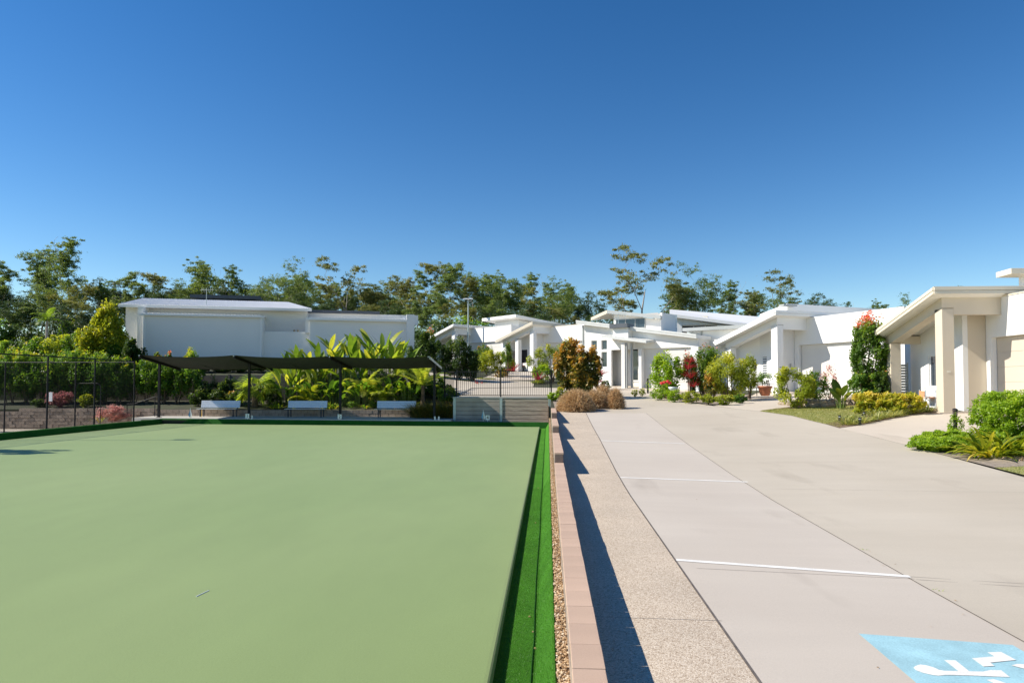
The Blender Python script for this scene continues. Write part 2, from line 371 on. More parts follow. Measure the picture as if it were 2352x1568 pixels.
def shrub(name, label, cat, loc, rx, ry, rz, n, leaf, m, K=None, cr=.34, shape='ball', low=0., stems=4, stem_mat='bark_brown', aspect=.45,
          lift=0., tipgain=.35, tipfrom=.6, group=None, bias=(0, 0, .25), foot=.3, t0=.19):
    rng = rngn(); K = K or 26
    t = thing(name, label, cat, loc, 0, group)
    P, ct, h, C = shrub_points(rng, rx, ry, rz, n, K, cr, shape, low)
    P[:, 2] += lift; C[:, 2] += lift
    rad = np.linalg.norm((P-np.array([0, 0, rz+lift]))/np.array([rx, ry, rz]), axis=1)
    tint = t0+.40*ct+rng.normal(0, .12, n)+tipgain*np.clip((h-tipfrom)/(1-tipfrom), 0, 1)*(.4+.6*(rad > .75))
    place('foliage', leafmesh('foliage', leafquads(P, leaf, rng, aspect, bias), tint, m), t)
    b = B(); idx = rng.permutation(len(C))[:stems]
    for i in idx:
        p = C[i]; a = np.array([rng.uniform(-foot, foot)*rx*.5, rng.uniform(-foot, foot)*ry*.5, -.06]); mid = (a+p)/2+np.array([0, 0, .1*rz])*1+rng.normal(0, .04*rx, 3)
        r0 = max(.010, .022*min(1.6, rz)); b.tube([a, mid, p], [r0, r0*.75, r0*.35], 5)
    b.build('stem', stem_mat, t); return t
def strap_leaf(L, W, bend, segs=6, rise=.9, taper=.6, fold=.18, base=.25):
    """curved blade from the origin heading +x; list of quads (k,4,3)"""
    pts = []; ang = math.asin(min(.999, rise)); x = z = 0; st = L/segs
    P = [(0, 0)]
    for i in range(segs):
        x += math.cos(ang)*st; z += math.sin(ang)*st; ang -= bend/segs*(.4+1.2*i/segs); P.append((x, z))
    q = []
    def w(t): return W*.5*(base+(1-base)*min(1, t/.35))*(1 if t < taper else max(0.02, 1-((t-taper)/(1-taper))**1.6))
    for i in range(segs):
        a, b = P[i], P[i+1]; wa, wb = w(i/segs), w((i+1)/segs)
        q.append([(a[0], 0, a[1]), (b[0], 0, b[1]), (b[0], wb, b[1]+fold*wb), (a[0], wa, a[1]+fold*wa)])
        q.append([(a[0], 0, a[1]), (a[0], -wa, a[1]+fold*wa), (b[0], -wb, b[1]+fold*wb), (b[0], 0, b[1])])
    return np.array(q, dtype=float)
def spin(V, az, pos=(0, 0, 0), s=1., roll=0.):
    c, n = math.cos(roll), math.sin(roll); W = V*s; W = np.stack([W[..., 0], W[..., 1]*c-W[..., 2]*n*0, W[..., 2]+W[..., 1]*n], -1)
    c, n = math.cos(az), math.sin(az)
    return np.stack([W[..., 0]*c-W[..., 1]*n, W[..., 0]*n+W[..., 1]*c, W[..., 2]], -1)+np.array(pos)
def strap_clump(name, label, cat, loc, n, L, W, m, bend=1.7, rise=(.55, .98), spread=.12, group=None, t0=.5, tv=.25, segs=5, extra=None, part='foliage', fold=.18):
    rng = rngn(); t = thing(name, label, cat, loc, rng.uniform(0, 6), group); Q = []; T = []
    for i in range(n):
        l = L*rng.uniform(.6, 1.15); v = strap_leaf(l, W*rng.uniform(.7, 1.2), bend*rng.uniform(.5, 1.3), segs, rng.uniform(*rise), fold=fold)
        r = spread*math.sqrt(rng.uniform()); a = rng.uniform(0, 6.283)
        v = spin(v, a+rng.normal(0, .5), (r*math.cos(a), r*math.sin(a), -.02), 1, rng.normal(0, .25)); Q.append(v); T.append(np.full(len(v), t0+rng.normal(0, tv)))
    place(part, leafmesh(part, np.concatenate(Q), np.concatenate(T), m), t)
    return t
def drape(name, poly, m, off=.0, step=.8, zf=zroad, kind='structure', parent=None):
    """sheet over the terrain: a flat polygon cut on a grid, then lifted to the ground height + off"""
    bm = bmesh.new(); vs = [bm.verts.new((p[0], p[1], 0)) for p in poly]; bm.faces.new(vs)
    xs = [p[0] for p in poly]; ys = [p[1] for p in poly]
    if step:
        for ax, lo, hi in ((0, min(xs), max(xs)), (1, min(ys), max(ys))):
            k = math.floor(lo/step)+1
            while k*step < hi:
                co = [0, 0, 0]; no = [0, 0, 0]; co[ax] = k*step; no[ax] = 1
                bmesh.ops.bisect_plane(bm, geom=bm.verts[:]+bm.edges[:]+bm.faces[:], plane_co=co, plane_no=no); k += 1
    bmesh.ops.triangulate(bm, faces=bm.faces[:])
    for v in bm.verts: v.co.z = zf(v.co.x, v.co.y)+off
    bmesh.ops.recalc_face_normals(bm, faces=bm.faces[:])
    if bm.faces[:] and sum(f.normal.z for f in bm.faces) < 0: bmesh.ops.reverse_faces(bm, faces=bm.faces[:])
    me = bpy.data.meshes.new(name); bm.to_mesh(me); bm.free(); me.materials.append(MATS[m])
    o = place(name, me, parent)
    if kind: o['kind'] = kind
    return o
def strip(name, pts, w, m, off, parent=None, kind='structure'):
    """thin ribbon laid on the road surface"""
    b = B(); pts = [Vector((p[0], p[1])) for p in pts]; dense = []
    for a, c in zip(pts, pts[1:]):
        k = max(1, int((c-a).length/.5))
        dense += [a+(c-a)*i/k for i in range(k)]
    dense.append(pts[-1]); L = []; Rr = []
    for i, p in enumerate(dense):
        d = (dense[min(i+1, len(dense)-1)]-dense[max(i-1, 0)]).normalized(); n_ = Vector((-d.y, d.x))*w/2
        for lst, q in ((L, p+n_), (Rr, p-n_)): lst.append((q.x, q.y, zroad(q.x, q.y)+off))
    k = len(L); b.add(L+Rr, [(i, k+i, k+i+1, i+1) for i in range(k-1)])
    o = b.build(name, m, parent)
    if kind and not parent: o['kind'] = kind
    return o
def text_mesh(s, size, depth=.004):
    cu = bpy.data.curves.new("lettering", 'FONT'); cu.body = s; cu.size = size; cu.extrude = depth; cu.align_x = 'CENTER'; cu.align_y = 'CENTER'
    ob = bpy.data.objects.new("lettering", cu); col.objects.link(ob); bpy.context.view_layer.update()
    me = bpy.data.meshes.new_from_object(ob); bpy.data.objects.remove(ob); return me
def xy(p): return (p.x, p.y)

# ================================================================== SETTING
# ground sheet to the horizon, cut close either side of every drop
xs = sorted(set([-1500, -900, -500, -300, -200, -150, -120, -100, -80, -65, -50, -42]+list(np.arange(-36, 30.1, 1.0))+[-23.42, -23.38, -5.27, -5.23, .155, .165, 1.5, 4.3, 10.5, 36, 44, 55, 70, 90, 120, 160, 220, 350, 600, 1000, 1500]))
ys = sorted(set([-60, -30, -15]+list(np.arange(-6, 60.1, 1.5))+[38.19, 38.21, 41.04, 41.06, 45.39, 45.41, 45.99, 46.01]+[64, 70, 76, 84, 92, 100, 112, 126, 145, 170, 210, 260, 320, 420, 600, 900, 1600]))
b = B(); nx = len(xs)
b.v = [(x, y, G(x, y)-(.03 if x > .16 else 0)) for y in ys for x in xs]
b.f = [(j*nx+i, j*nx+i+1, (j+1)*nx+i+1, (j+1)*nx+i) for j in range(len(ys)-1) for i in range(nx-1)]
struct(b.build('ground', 'soil'))

# bowling green: a raised plinth with a rolled edge
GL, GR, Y0 = -21.75, -.43, -7.0
def ring(x0, x1, y0, z, inset=0): return [(x0+inset, y0, z), (x1-inset, y0, z), (x1-inset, yfar(x1)-inset, z), (x0+inset, yfar(x0)-inset, z)]
b = B(); prof = [(0, -.15), (0, -.03), (.008, -.012), (.022, -.003), (.05, 0)]
rings = [ring(GL, GR, Y0, z, i) for i, z in prof]
b.v = [p for r_ in rings for p in r_]
for k in range(len(rings)-1):
    for i in range(4): b.f.append((k*4+i, k*4+(i+1) % 4, (k+1)*4+(i+1) % 4, (k+1)*4+i))
b.f.append(tuple(range((len(rings)-1)*4, len(rings)*4)))
struct(b.build('bowling_green', 'green_carpet'))
# ditch floor on three sides
b = B()
b.add([(GR-.02, Y0, -.10), (-.10, Y0, -.10), (-.10, yfar(0)+.5, -.10), (GR-.02, yfar(0)+.5, -.10)], [(0, 1, 2, 3)])
b.add([(GL-.35, Y0, -.10), (GL+.02, Y0, -.10), (GL+.02, yfar(GL)+.4, -.10), (GL-.35, yfar(GL)+.4, -.10)], [(0, 1, 2, 3)])
b.add([(GL+.02, yfar(GL)-.02, -.10), (GR-.02, yfar(GR)-.02, -.10), (GR-.02, yfar(GR)+.42, -.10), (GL+.02, yfar(GL)+.42, -.10)], [(0, 1, 2, 3)])
struct(b.build('ditch_floor', 'ditch_turf'))
# banks: right bank (leaning board with turf), left bank, far bank, with real thickness
b = B(); yb = yfar(0)+.42
b.pry([(-.115, -.16), (-.10, -.085), (.03, .15), (.05, .155), (.06, .14), (.06, -.16)], Y0, yb)
o = b.build('ditch_bank', 'ditch_turf', None, .006); struct(o)
b = B()
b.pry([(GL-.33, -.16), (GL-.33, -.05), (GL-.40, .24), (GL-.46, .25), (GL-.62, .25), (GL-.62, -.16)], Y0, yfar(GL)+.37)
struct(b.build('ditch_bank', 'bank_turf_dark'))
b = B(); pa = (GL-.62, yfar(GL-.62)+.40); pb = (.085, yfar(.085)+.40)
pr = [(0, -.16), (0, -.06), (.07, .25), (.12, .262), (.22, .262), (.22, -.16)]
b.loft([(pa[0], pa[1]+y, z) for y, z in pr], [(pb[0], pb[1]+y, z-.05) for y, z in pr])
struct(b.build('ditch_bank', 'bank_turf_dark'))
# seam stitched along the ditch foot
b = B(); rng = np.random.default_rng(5); pts = [(-.135+.004*math.sin(y*1.3)+rng.normal(0, .002), y, -.094) for y in np.arange(1, 36, .4)]
b.tube(pts, .006, 5); struct(b.build('turf_seam', 'bank_turf_dark'))
# turf blades in the near ditch and on the bank
rng = np.random.default_rng(3); n = 60000
yy = 3.2+12*rng.uniform(0, 1, n)**1.6; xx = rng.uniform(GR+.01, .05, n)
zz = np.where(xx < -.11, -.10, np.clip(-.085+(xx+.10)/.13*.235, -.1, .152))
d = np.stack([rng.normal(0, .007, n), rng.normal(0, .007, n), rng.uniform(.008, .017, n)], 1); w = unit(np.stack([rng.normal(size=n), rng.normal(size=n), np.zeros(n)], 1))*.0016
C = np.stack([xx, yy, zz-.002], 1)
o = place('turf_blades', leafmesh('turf_blades', np.stack([C-w, C+w, C+d], 1), rng.uniform(0, 1, n), 'blade_turf')); struct(o, 'stuff')
# pebble strip between bank and block wall
rng = np.random.default_rng(8); V = []; T = []; ico = [(0,0,1),(1,0,0),(0,1,0),(-1,0,0),(0,-1,0),(0,0,-1)]
fac = [(0,1,2),(0,2,3),(0,3,4),(0,4,1),(5,2,1),(5,3,2),(5,4,3),(5,1,4)]
bmx = bmesh.new(); bmesh.ops.create_icosphere(bmx, subdivisions=1, radius=1); iv = np.array([v.co[:] for v in bmx.verts]); ifc = np.array([[v.index for v in f.verts] for f in bmx.faces]); bmx.free()
n = 11000; yy = 2.5+34*rng.uniform(0, 1, n)**1.5; s = rng.uniform(.006, .0125, n)[:, None, None]
P = iv[None]*(1+rng.normal(0, .12, (n, 12, 1)))*rng.uniform(.7, 1.4, (n, 1, 3))*s*np.array([1, 1, .75])
P = P+np.stack([rng.uniform(.062, .155, n), yy, .105+rng.uniform(0, .022, n)+np.interp(yy, [p[0] for p in _zl], [p[1] for p in _zl])*.25], 1)[:, None]
o = place('gravel', leafmesh('gravel', P[:, ifc].reshape(-1, 3, 3), np.repeat(rng.uniform(0, 1, n), 20), 'pebble')); struct(o, 'stuff')
b = B(); b.add([(.055, Y0, .10), (.17, Y0, .10), (.17, 14, .12), (.055, 14, .12), (.17, 37.7, .33), (.055, 37.7, .33)], [(0, 1, 2, 3), (3, 2, 4, 5)])
struct(b.build('gravel_bed', 'mulch_pale'))

# pedestrian strip of exposed aggregate, parking bays, road, driveways
EDGE = [(1.46, -7), (1.47, 4.7), (1.55, 14), (1.66, 22), (1.70, 29.0), (1.72, 31)]
JOINT = [(3.7, -7), (3.95, 7.5), (4.19, 14.4), (4.32, 22), (4.42, 31)]
path = drape('path', [(.34, -7), (.34, 31.2)]+[(1.72, 31)]+EDGE[::-1][1:], 'aggregate', .004, 1.0)
bay = drape('parking_lane', EDGE+JOINT[::-1], 'bay_concrete', .004, 1.0)
road_r = [(10.6, -7), (10.45, 11)]+[xy(PG(x, y)) for x, y in ((2352, 1096), (2230, 1063), (2105, 1028), (1990, 999), (1900, 975), (1818, 955), (1745, 945), (1690, 939), (1630, 931), (1560, 921), (1500, 911), (1462, 904))]
road_l = [(4.42, 31), (3.6, 33.5), (3.4, 36), (2.2, 39), (.3, 40.5), (-5.2, 41.0), (-14, 47.5), (-15, 53), (-9, 50.6), (-4, 49.4), (.5, 49.0), (3.0, 46.8)]
road_l = [(4.42, 31), (3.5, 33.5), (3.0, 37), (1.4, 39.2), (-5.2, 39.6), (-5.2, 46.2), (-1.0, 47.0), (2.2, 46.2)]
drape('road', JOINT+road_l[1:]+road_r[::-1], 'road_concrete', .004, 1.0)
def g2(x, y): return G(x, y)
# road that carries on to the left behind the fence
drape('road', [(-5.2, 41), (-5.2, 46.2), (-1.0, 47.0), (-1, 52), (-6, 54), (-14, 54.5), (-14, 50), (-9, 47)], 'road_concrete', .03, 1.0, zf=g2)
drape('road', [(.345, 31.2), (1.72, 31), (4.42, 31), (3.5, 33.5), (3.2, 36), (.36, 36)], 'road_concrete', .003, 1.0)
# slab joints
strip('slab_joint', EDGE, .022, 'joint_dark', .0075)
strip('slab_joint', JOINT, .014, 'joint_dark', .0075)
for a, c in (((1765, 1123), (2352, 1131)), ((2105, 1332), (2352, 1349)), ((1660, 1062), (2230, 1063)), ((1600, 1306), (2100, 1331)), ((1350, 971), (1478, 965))):
    pa, pb = PG(*a), PG(*c); strip('slab_joint', [xy(pa), xy(pb)], .008, 'joint_faint', .0075)
strip('slab_joint', [xy(PG(2090, 1325)), (14.0, 5.9)], .008, 'joint_faint', .0075)
for y in (6.2, 11.5, 17.0, 22.4):
    strip('path_joint', [(.36, y), (1.46+.01*y, y-.05)], .007, 'joint_faint', .0075)
# bay lines
for i, (a, c) in enumerate((((1550, 1287), (2090, 1325)), ((1425, 1097), (1718, 1107)), ((1375, 1012), (1572, 1019)))):
    pa, pb = PG(*a), PG(*c); pa.x = max(pa.x, float(np.interp(pa.y, [e[1] for e in EDGE], [e[0] for e in EDGE]))+.015)
    strip('bay_line', [xy(pa), xy(pb)], .10, 'line_paint', .0085)
# accessible bay marking: blue panel with the seated figure, its head towards the path
A_, B_, C_ = PG(1972, 1457), PG(2326, 1483), PG(2101, 1568)
ex = Vector((B_.x-A_.x, B_.y-A_.y)); ey = Vector((C_.x-A_.x, C_.y-A_.y)).normalized()*ex.length*1.02
def sym(u, v): return (A_.x+ex.x*u+ey.x*v, A_.y+ex.y*u+ey.y*v)     # u: along the far edge, v: towards the camera side
drape('bay_panel', [sym(0, 0), sym(1, 0), sym(1, 1), sym(0, 1)], 'blue_paint', .0082, .5)
def symb(pts): drape('bay_symbol', [sym(u, v) for u, v in pts], 'line_paint', .0125, None)
def circ(cu, cv, ru, rv, a0=0, a1=360, n=20): return [(cu+ru*math.cos(R(a0+(a1-a0)*i/n)), cv+rv*math.sin(R(a0+(a1-a0)*i/n))) for i in range(n+(0 if a1-a0 == 360 else 1))]
_k = [0]
def symp(pts):                                 # outline measured on the picture, met with the road plane
    _k[0] += 1; drape('bay_symbol', [xy(PG((1900+x/2.613)*.84, (1300+y/2.613)*.84)) for x, y in pts], 'line_paint', .0104+.0005*_k[0], None)
symp([(1562, 1385), (1575, 1368), (1610, 1360), (1660, 1366), (1705, 1378), (1745, 1396), (1790, 1404), (1790, 1437), (1740, 1440), (1690, 1432), (1630, 1420), (1580, 1402)])
symp([(1785, 1404), (1900, 1408), (2060, 1411), (2112, 1402), (2190, 1402), (2252, 1448), (1960, 1441), (1785, 1437)])
symp([(1782, 1330), (1862, 1328), (1968, 1412), (1890, 1412)])
symp([(1980, 1318), (2140, 1305), (2090, 1276), (2188, 1270), (2296, 1330), (2112, 1346), (2142, 1374), (2062, 1375)])
symp([(2262, 1366), (2300, 1358), (2420, 1362), (2520, 1400), (2560, 1470), (2470, 1545), (2330, 1560), (2180, 1520), (2085, 1470), (2135, 1466), (2240, 1502), (2340, 1520), (2440, 1505), (2480, 1460), (2440, 1415), (2360, 1395)])
# driveways
d5 = [xy(PG(x, y)) for x, y in ((1928, 984), (1990, 999), (2105, 1028), (2150, 1042))]
e5 = [xy(PG(x, y)) for x, y in ((1990, 974), (2050, 962), (2110, 952), (2168, 948))]
drape('driveway', [d5[0]]+e5+[(18.5, 28.9), (18.5, 18.0), (13.6, 19.6), d5[3]+() , d5[2], d5[1]], 'drive_concrete', .008, 1.0)
d4 = [xy(PG(x, y)) for x, y in ((1640, 932), (1690, 939), (1745, 945))]
drape('driveway', [d4[0], (9.9, 36.6), (12.6, 42), (14.6, 42), (17.6, 36.2), (16.6, 33.6), (13.2, 32.2), d4[2], d4[1]], 'drive_concrete', .008, 1.0)
d3 = [(2.6, 45.2), xy(PG(1500, 909)), xy(PG(1462, 904))]
drape('driveway', [(1.9, 45.9), (3.2, 49.4), (9.6, 46.6), (9.2, 43.6), xy(PG(1500, 911)), xy(PG(1462, 904)), xy(PG(1440, 903))], 'drive_concrete', .008, 1.0)
def zb_(x, y): return G(x, y)
drape('driveway', [(-5.2, 52.8), (-4.6, 66), (2.5, 68.5), (3.6, 64), (-.2, 53.6)], 'drive_concrete', .045, 1.5, zf=zb_)
# lawns and garden beds on the right verge
lw = [xy(PG(x, y)) for x, y in ((1745, 945), (1818, 955), (1900, 975), (1928, 983))]
drape('lawn', lw+[xy(PG(1960, 960)), (13.8, 29.6), (14.6, 30.8), (12.6, 31.9), (10.4, 31.4)], 'lawn_soil', .012, .8)
lawn2 = [xy(PG(x, y)) for x, y in ((2285, 1075), (2352, 1092))]
drape('lawn', lawn2+[(10.5, 11), (13.6, 11), (13.6, 16.0), (12.4, 16.6)], 'lawn_soil', .012, .8)
drape('garden_bed', [d5[3], (11.6, 20.4), (13.4, 20.2), (14.8, 19.0), (14.8, 15.4), (12.4, 16.5), lawn2[0], xy(PG(2230, 1061))], 'mulch_pale', .016, .8)
drape('garden_bed', [d5[0]]+[xy(PG(x, y)) for x, y in ((1897, 974), (1950, 964), (2000, 952))]+[(14.0, 29.4), (15.8, 30.2), (15.95, 27.6)]+[e5[2], e5[1], e5[0]], 'mulch', .018, .8)
drape('garden_bed', [xy(PG(1745, 944)), (11.4, 31.2), (13.6, 31.3), (15.6, 31.0), (15.6, 34), (13.0, 33.2), (11.6, 32.4)], 'mulch', .018, .8)
drape('garden_bed', [xy(PG(1500, 910)), xy(PG(1560, 921)), xy(PG(1640, 931)), (9.6, 36.4), (11.9, 41.0), (9.4, 43.4), (7.4, 43.6)], 'mulch_pale', .018, .8)
drape('garden_bed', [(.36, 31.9), (2.0, 31.9), (3.0, 32.8), (3.2, 33.8), (3.0, 37), (1.4, 39.0), (.25, 39.2), (.36, 31.9)][:-1], 'mulch_pale', .02, .8)
# lawn blades
def blades(name, region, n, hgt, m, off, zf=zroad, wd=.004):
    rng = rngn(); pts = []
    xs_ = [p[0] for p in region]; ys_ = [p[1] for p in region]
    def inside(x, y):
        c = False; j = len(region)-1
        for i in range(len(region)):
            xi, yi = region[i]; xj, yj = region[j]
            if (yi > y) != (yj > y) and x < (xj-xi)*(y-yi)/(yj-yi)+xi: c = not c
            j = i
        return c
    while len(pts) < n:
        x, y = rng.uniform(min(xs_), max(xs_)), rng.uniform(min(ys_), max(ys_))
        if inside(x, y): pts.append((x, y, zf(x, y)+off))
    C = np.array(pts); k = len(C)
    d = np.stack([rng.normal(0, .4, k), rng.normal(0, .4, k), rng.uniform(.6, 1.1, k)], 1)*hgt; w = unit(np.stack([rng.normal(size=k), rng.normal(size=k), np.zeros(k)], 1))*wd
    return struct(place(name, leafmesh(name, np.stack([C-w, C+w, C+d], 1), rng.normal(.5, .25, k), m)), 'stuff')
blades('grass', lw+[xy(PG(1960, 960)), (13.8, 29.6), (14.6, 30.8), (12.6, 31.9), (10.4, 31.4)], 16000, .05, 'blade_lawn', .01, wd=.006)
blades('grass', lawn2+[(10.5, 13.5), (13.6, 13.5), (13.6, 16.0), (12.4, 16.6)], 9000, .04, 'blade_lawn', .01, wd=.005)
# path behind the far bank
b = B(); b.prz([(-24.2, yfar(-24)+.6), (-5.3, yfar(-5.3)+.62), (-5.3, 40.98), (-24.2, 41.0)], .0, .30); struct(b.build('far_path', 'kerb_concrete'))
b = B(); b.box(-60, -23.3, 0, 41.0, -.62, -.52); struct(b.build('court_pavement', 'road_concrete'))
# ================================================================== WALLS, FENCES, SHELTER
# stepped block wall beside the path: caps and blocks laid one by one
W0, W1 = .155, .35
wall = thing('block_wall', 'low stepped wall of pinkish brown blocks with flat caps beside the aggregate path', 'wall')
CH = .225
secs = [(-2.9, 15.5, .45), (15.5, 21.9, .45+CH), (21.9, 26.8, .45+2*CH), (26.8, 32.0, .45+3*CH)]
def shared(name, x, y, z, m, bev=.004):
    me = B().box(-x/2, x/2, -y/2, y/2, 0, z).mesh(name); me.materials.append(MATS[m]); return me
capm = shared('cap', W1-W0+.012, .394, .045, 'cap_block'); blkm = shared('block', W1-W0, .392, .176, 'split_block'); endm = shared('block', W1-W0, .392, .176, 'split_block_step')
rng = np.random.default_rng(21)
for si, (ya, yb_, zt) in enumerate(secs):
    k = int(round((yb_-ya)/.4)); L = (yb_-ya)/k
    for i in range(k):
        y = ya+L*(i+.5)
        place('cap', capm, wall, .004, ((W0+W1)/2+rng.normal(0, .0015), y, zt-.045+rng.normal(0, .0012)), (0, rng.normal(0, .004), rng.normal(0, .004)))
        zz = zt-.045
        for c in range(3):
            zz -= .18
            if zz+.176 < li(y, _zl)-.03 and zz+.176 < .06: break
            if zz+.176 < .02: break
            if c == 2 and si < 2: break
            place('block', endm if (i == 0 and c == 0 and si) else blkm, wall, 0 if c else .004, ((W0+W1)/2+rng.normal(0, .002), y, zz), (0, 0, rng.normal(0, .004)))
b = B(); b.box(W0+.012, W1-.012, -2.9, 15.5, -.12, .40); b.box(W0+.012, W1-.012, 15.5, 21.9, -.12, .62); b.box(W0+.012, W1-.012, 21.9, 26.8, 0, .85); b.box(W0+.012, W1-.012, 26.8, 31.98, .2, 1.07)
b.build('mortar', 'split_block_step', wall)
b = B(); b.box(.02, .07, 36.95, 37.6, -.1, 1.05); tag(b.build('timber_board', 'timber_brown', None, .004), 'upright brown board at the corner of the concrete retaining wall', 'board')

# concrete sleeper retaining wall under the black fence
RW = thing('retaining_wall', 'grey concrete sleeper retaining wall with galvanised posts below the black fence', 'wall', (0, 37.62, 0), R(-4.5))
xa, xm, xb = PY(1041, 930, 37.6).x, PY(1150, 930, 37.6).x, .12
for i in range(6):
    z0 = .08+i*.232; z1 = z0+.217
    for (x0, x1, m_) in ((xa, xm-.07, 'concrete_sleeper_smooth'), (xm+.07, xb, 'concrete_sleeper')):
        B().box(x0+.01, x1-.01, 0, .09, z0, z1).build('sleeper', m_, RW, .012)
for x in (xa, xm, xb-.02):
    b = B(); b.box(x-.075, x+.075, -.03, -.02, 0, 1.46); b.box(x-.012, x+.012, -.02, .1, 0, 1.46); b.build('post', 'galvanised', RW)
B().box(xa-.1, xb+.1, -.02, .75, 1.472, 1.535).build('coping', 'kerb_concrete', RW, .008)
B().box(xa-.1, xa-.02, .1, 5.0, .1, 1.47).build('side_wall', 'concrete_sleeper_smooth', RW)

# black picket fence on top of it
def picket_fence(label, P0, P1, h, posts, z0, gap=.115, group=None):
    P0, P1 = Vector(P0), Vector(P1); L = (P1-P0).length; a = math.atan2(P1.y-P0.y, P1.x-P0.x)
    t = thing('picket_fence', label, 'fence', (P0.x, P0.y, z0), a, group)
    for x in posts: B().box(x*L-.035, x*L+.035, -.035, .035, -.05, h+.06).build('post', 'black_metal', t)
    for z in (.10, h-.04): B().box(0, L, -.016, .016, z-.02, z+.02).build('rail', 'black_metal', t)
    me = B().box(-.009, .009, -.009, .009, .10, h-.02).mesh('picket'); me.materials.append(MATS['black_metal'])
    k = int(L/gap)
    for i in range(1, k):
        if min(abs(i*L/k-x*L) for x in posts) > .05: place('picket', me, t, 0, (i*L/k, 0, 0))
    return t
zf0 = 1.53
FSK = -.05
pL, pM, pR = PY(1048, 905, 38.12), PY(1150, 905, 37.95), PY(1267, 905, 37.76)
H = ZT(851, 37.75)-zf0
picket_fence('black picket fence on top of the concrete sleeper wall', (pL.x, 38.12), (pR.x, 37.76), H, [.004, (pM.x-pL.x)/(pR.x-pL.x), .996], zf0)
q = PY(1019, 905, 39.0)
picket_fence('short black picket fence running back from the sleeper wall corner', (pL.x-.1, 38.2), (q.x, 39.3), H, [.97], zf0, .12)

# shade shelter
S = thing('shade_shelter', 'long open shelter with dark sagging shade cloth on black posts behind the green', 'shelter')
bays = []
for k, (xf, yf, xr, yr, xp, ypt, ypb) in enumerate(((320, 815, 417, 846, 372, 835, 958), (537, 816, 622, 845, 575, 838, 958), (757, 818, 818, 844, 786, 839, 960), (984, 818, 1013, 843, 1003, 841, 963))):
    Yf = 36.0-.085*(xf-1258)/1568*37-.75; Yr = Yf*1.116; f = PY(xf, yf, Yf); r_ = PY(xr, yr, Yr); r_.x = f.x
    Yp = Yf+(Yr-Yf)*.47; zt = f.z+(r_.z-f.z)*.47
    bays.append((f, r_, Yp, zt))
    b = B(); b.loft([(f.x-.05, f.y, f.z-.16), (f.x+.05, f.y, f.z-.16), (f.x+.05, f.y, f.z), (f.x-.05, f.y, f.z)][::-1], [(f.x-.05, r_.y, r_.z-.13), (f.x+.05, r_.y, r_.z-.13), (f.x+.05, r_.y, r_.z), (f.x-.05, r_.y, r_.z)][::-1])
    b.build('rafter', 'black_metal', S)
    B().box(f.x-.06, f.x+.06, Yp-.06, Yp+.06, .28, zt-.1).build('post', 'black_metal', S)
    B().box(f.x-.12, f.x+.12, Yp-.12, Yp+.12, .30, .325).build('base_plate', 'black_metal', S)
    b = B(); b.tube([(f.x, f.y-.03, f.z-.03), (f.x, f.y+.02, f.z-.03)], .035, 8); b.build('end_cap', 'galvanised', S)
for k in range(3):
    (f0, r0, _, _), (f1, r1, _, _) = bays[k], bays[k+1]; NU, NV = 14, 8; top = []; b = B()
    for j in range(NV+1):
        v = j/NV
        for i in range(NU+1):
            u = i/NU; s = (4*u*(1-u))
            p = (f0.lerp(f1, u)).lerp(r0.lerp(r1, u), v)
            if v == 0: p.y += .28*s
            if j == NV: p.y -= .28*s
            top.append((p.x, p.y, p.z+.012-.20*s*(.35+.65*4*v*(1-v))-.03*s))
    n_ = len(top); bot = [(x, y, z-.006) for x, y, z in top]
    fs = []
    for j in range(NV):
        for i in range(NU):
            a = j*(NU+1)+i; fs += [(a, a+1, a+NU+2, a+NU+1), (n_+a, n_+a+NU+1, n_+a+NU+2, n_+a+1)]
    b.add(top+bot, fs); b.build('shade_cloth', 'shade_cloth', S, 0, True)
    u = .5; fa = f0.lerp(f1, u); ra = r0.lerp(r1, u)
    b = B(); b.tube([(fa.x, fa.y+.3, fa.z-.12), (fa.x, (fa.y+ra.y)/2, (fa.z+ra.z)/2-.245), (fa.x, ra.y-.3, ra.z-.12)], .02, 5); b.build('seam', 'shade_cloth', S)
f, r_ = bays[3][0], bays[3][1]
b = B(); b.loft([(f.x+.052, f.y, f.z-.14), (f.x+.075, f.y, f.z-.14), (f.x+.075, f.y, f.z), (f.x+.052, f.y, f.z)][::-1], [(f.x+.052, r_.y, r_.z-.13), (f.x+.075, r_.y, r_.z-.13), (f.x+.075, r_.y, r_.z), (f.x+.052, r_.y, r_.z)][::-1]); b.build('end_flashing', 'galvanised', S)

# benches: aluminium slats on dark frames
def bench(label, xl, xr, Y):
    a, c = PY(xl, 950, Y), PY(xr, 950, Y); L = c.x-a.x
    t = thing('bench', label, 'bench', ((a.x+c.x)/2, Y, .30), R(-2), 'benches under the shade shelter')
    for i in range(4): B().box(-L/2, L/2, -.24+i*.115, -.24+i*.115+.105, .455, .485).build('seat_slat', 'aluminium', t, .008)
    for i in range(4):
        b = B(); y0 = .235+i*.018; z0 = .54+i*.105
        b.prx([(y0, z0), (y0+.03, z0), (y0+.047, z0+.098), (y0+.017, z0+.098)], -L/2+.02, L/2-.02); b.build('back_slat', 'aluminium', t, .006)
    for s in (-1, 1):
        x = s*(L/2-.22)
        b = B(); b.box(x-.03, x+.03, -.22, -.16, 0, .45); b.box(x-.03, x+.03, .19, .25, 0, .45); b.build('leg', 'bench_frame', t)
        b = B(); b.box(x-.03, x+.03, -.24, .27, .41, .452); b.prx([(.27, .42), (.33, .42), (.37, .94), (.33, .94)], x-.03, x+.03); b.build('bracket', 'bench_frame', t)
    return t
bench('slatted aluminium bench half in sun beside the yellow stick', 455, 548, 40.3)
bench('slatted aluminium bench shaded in front of the fan palm and ferns', 656, 749, 40.1)
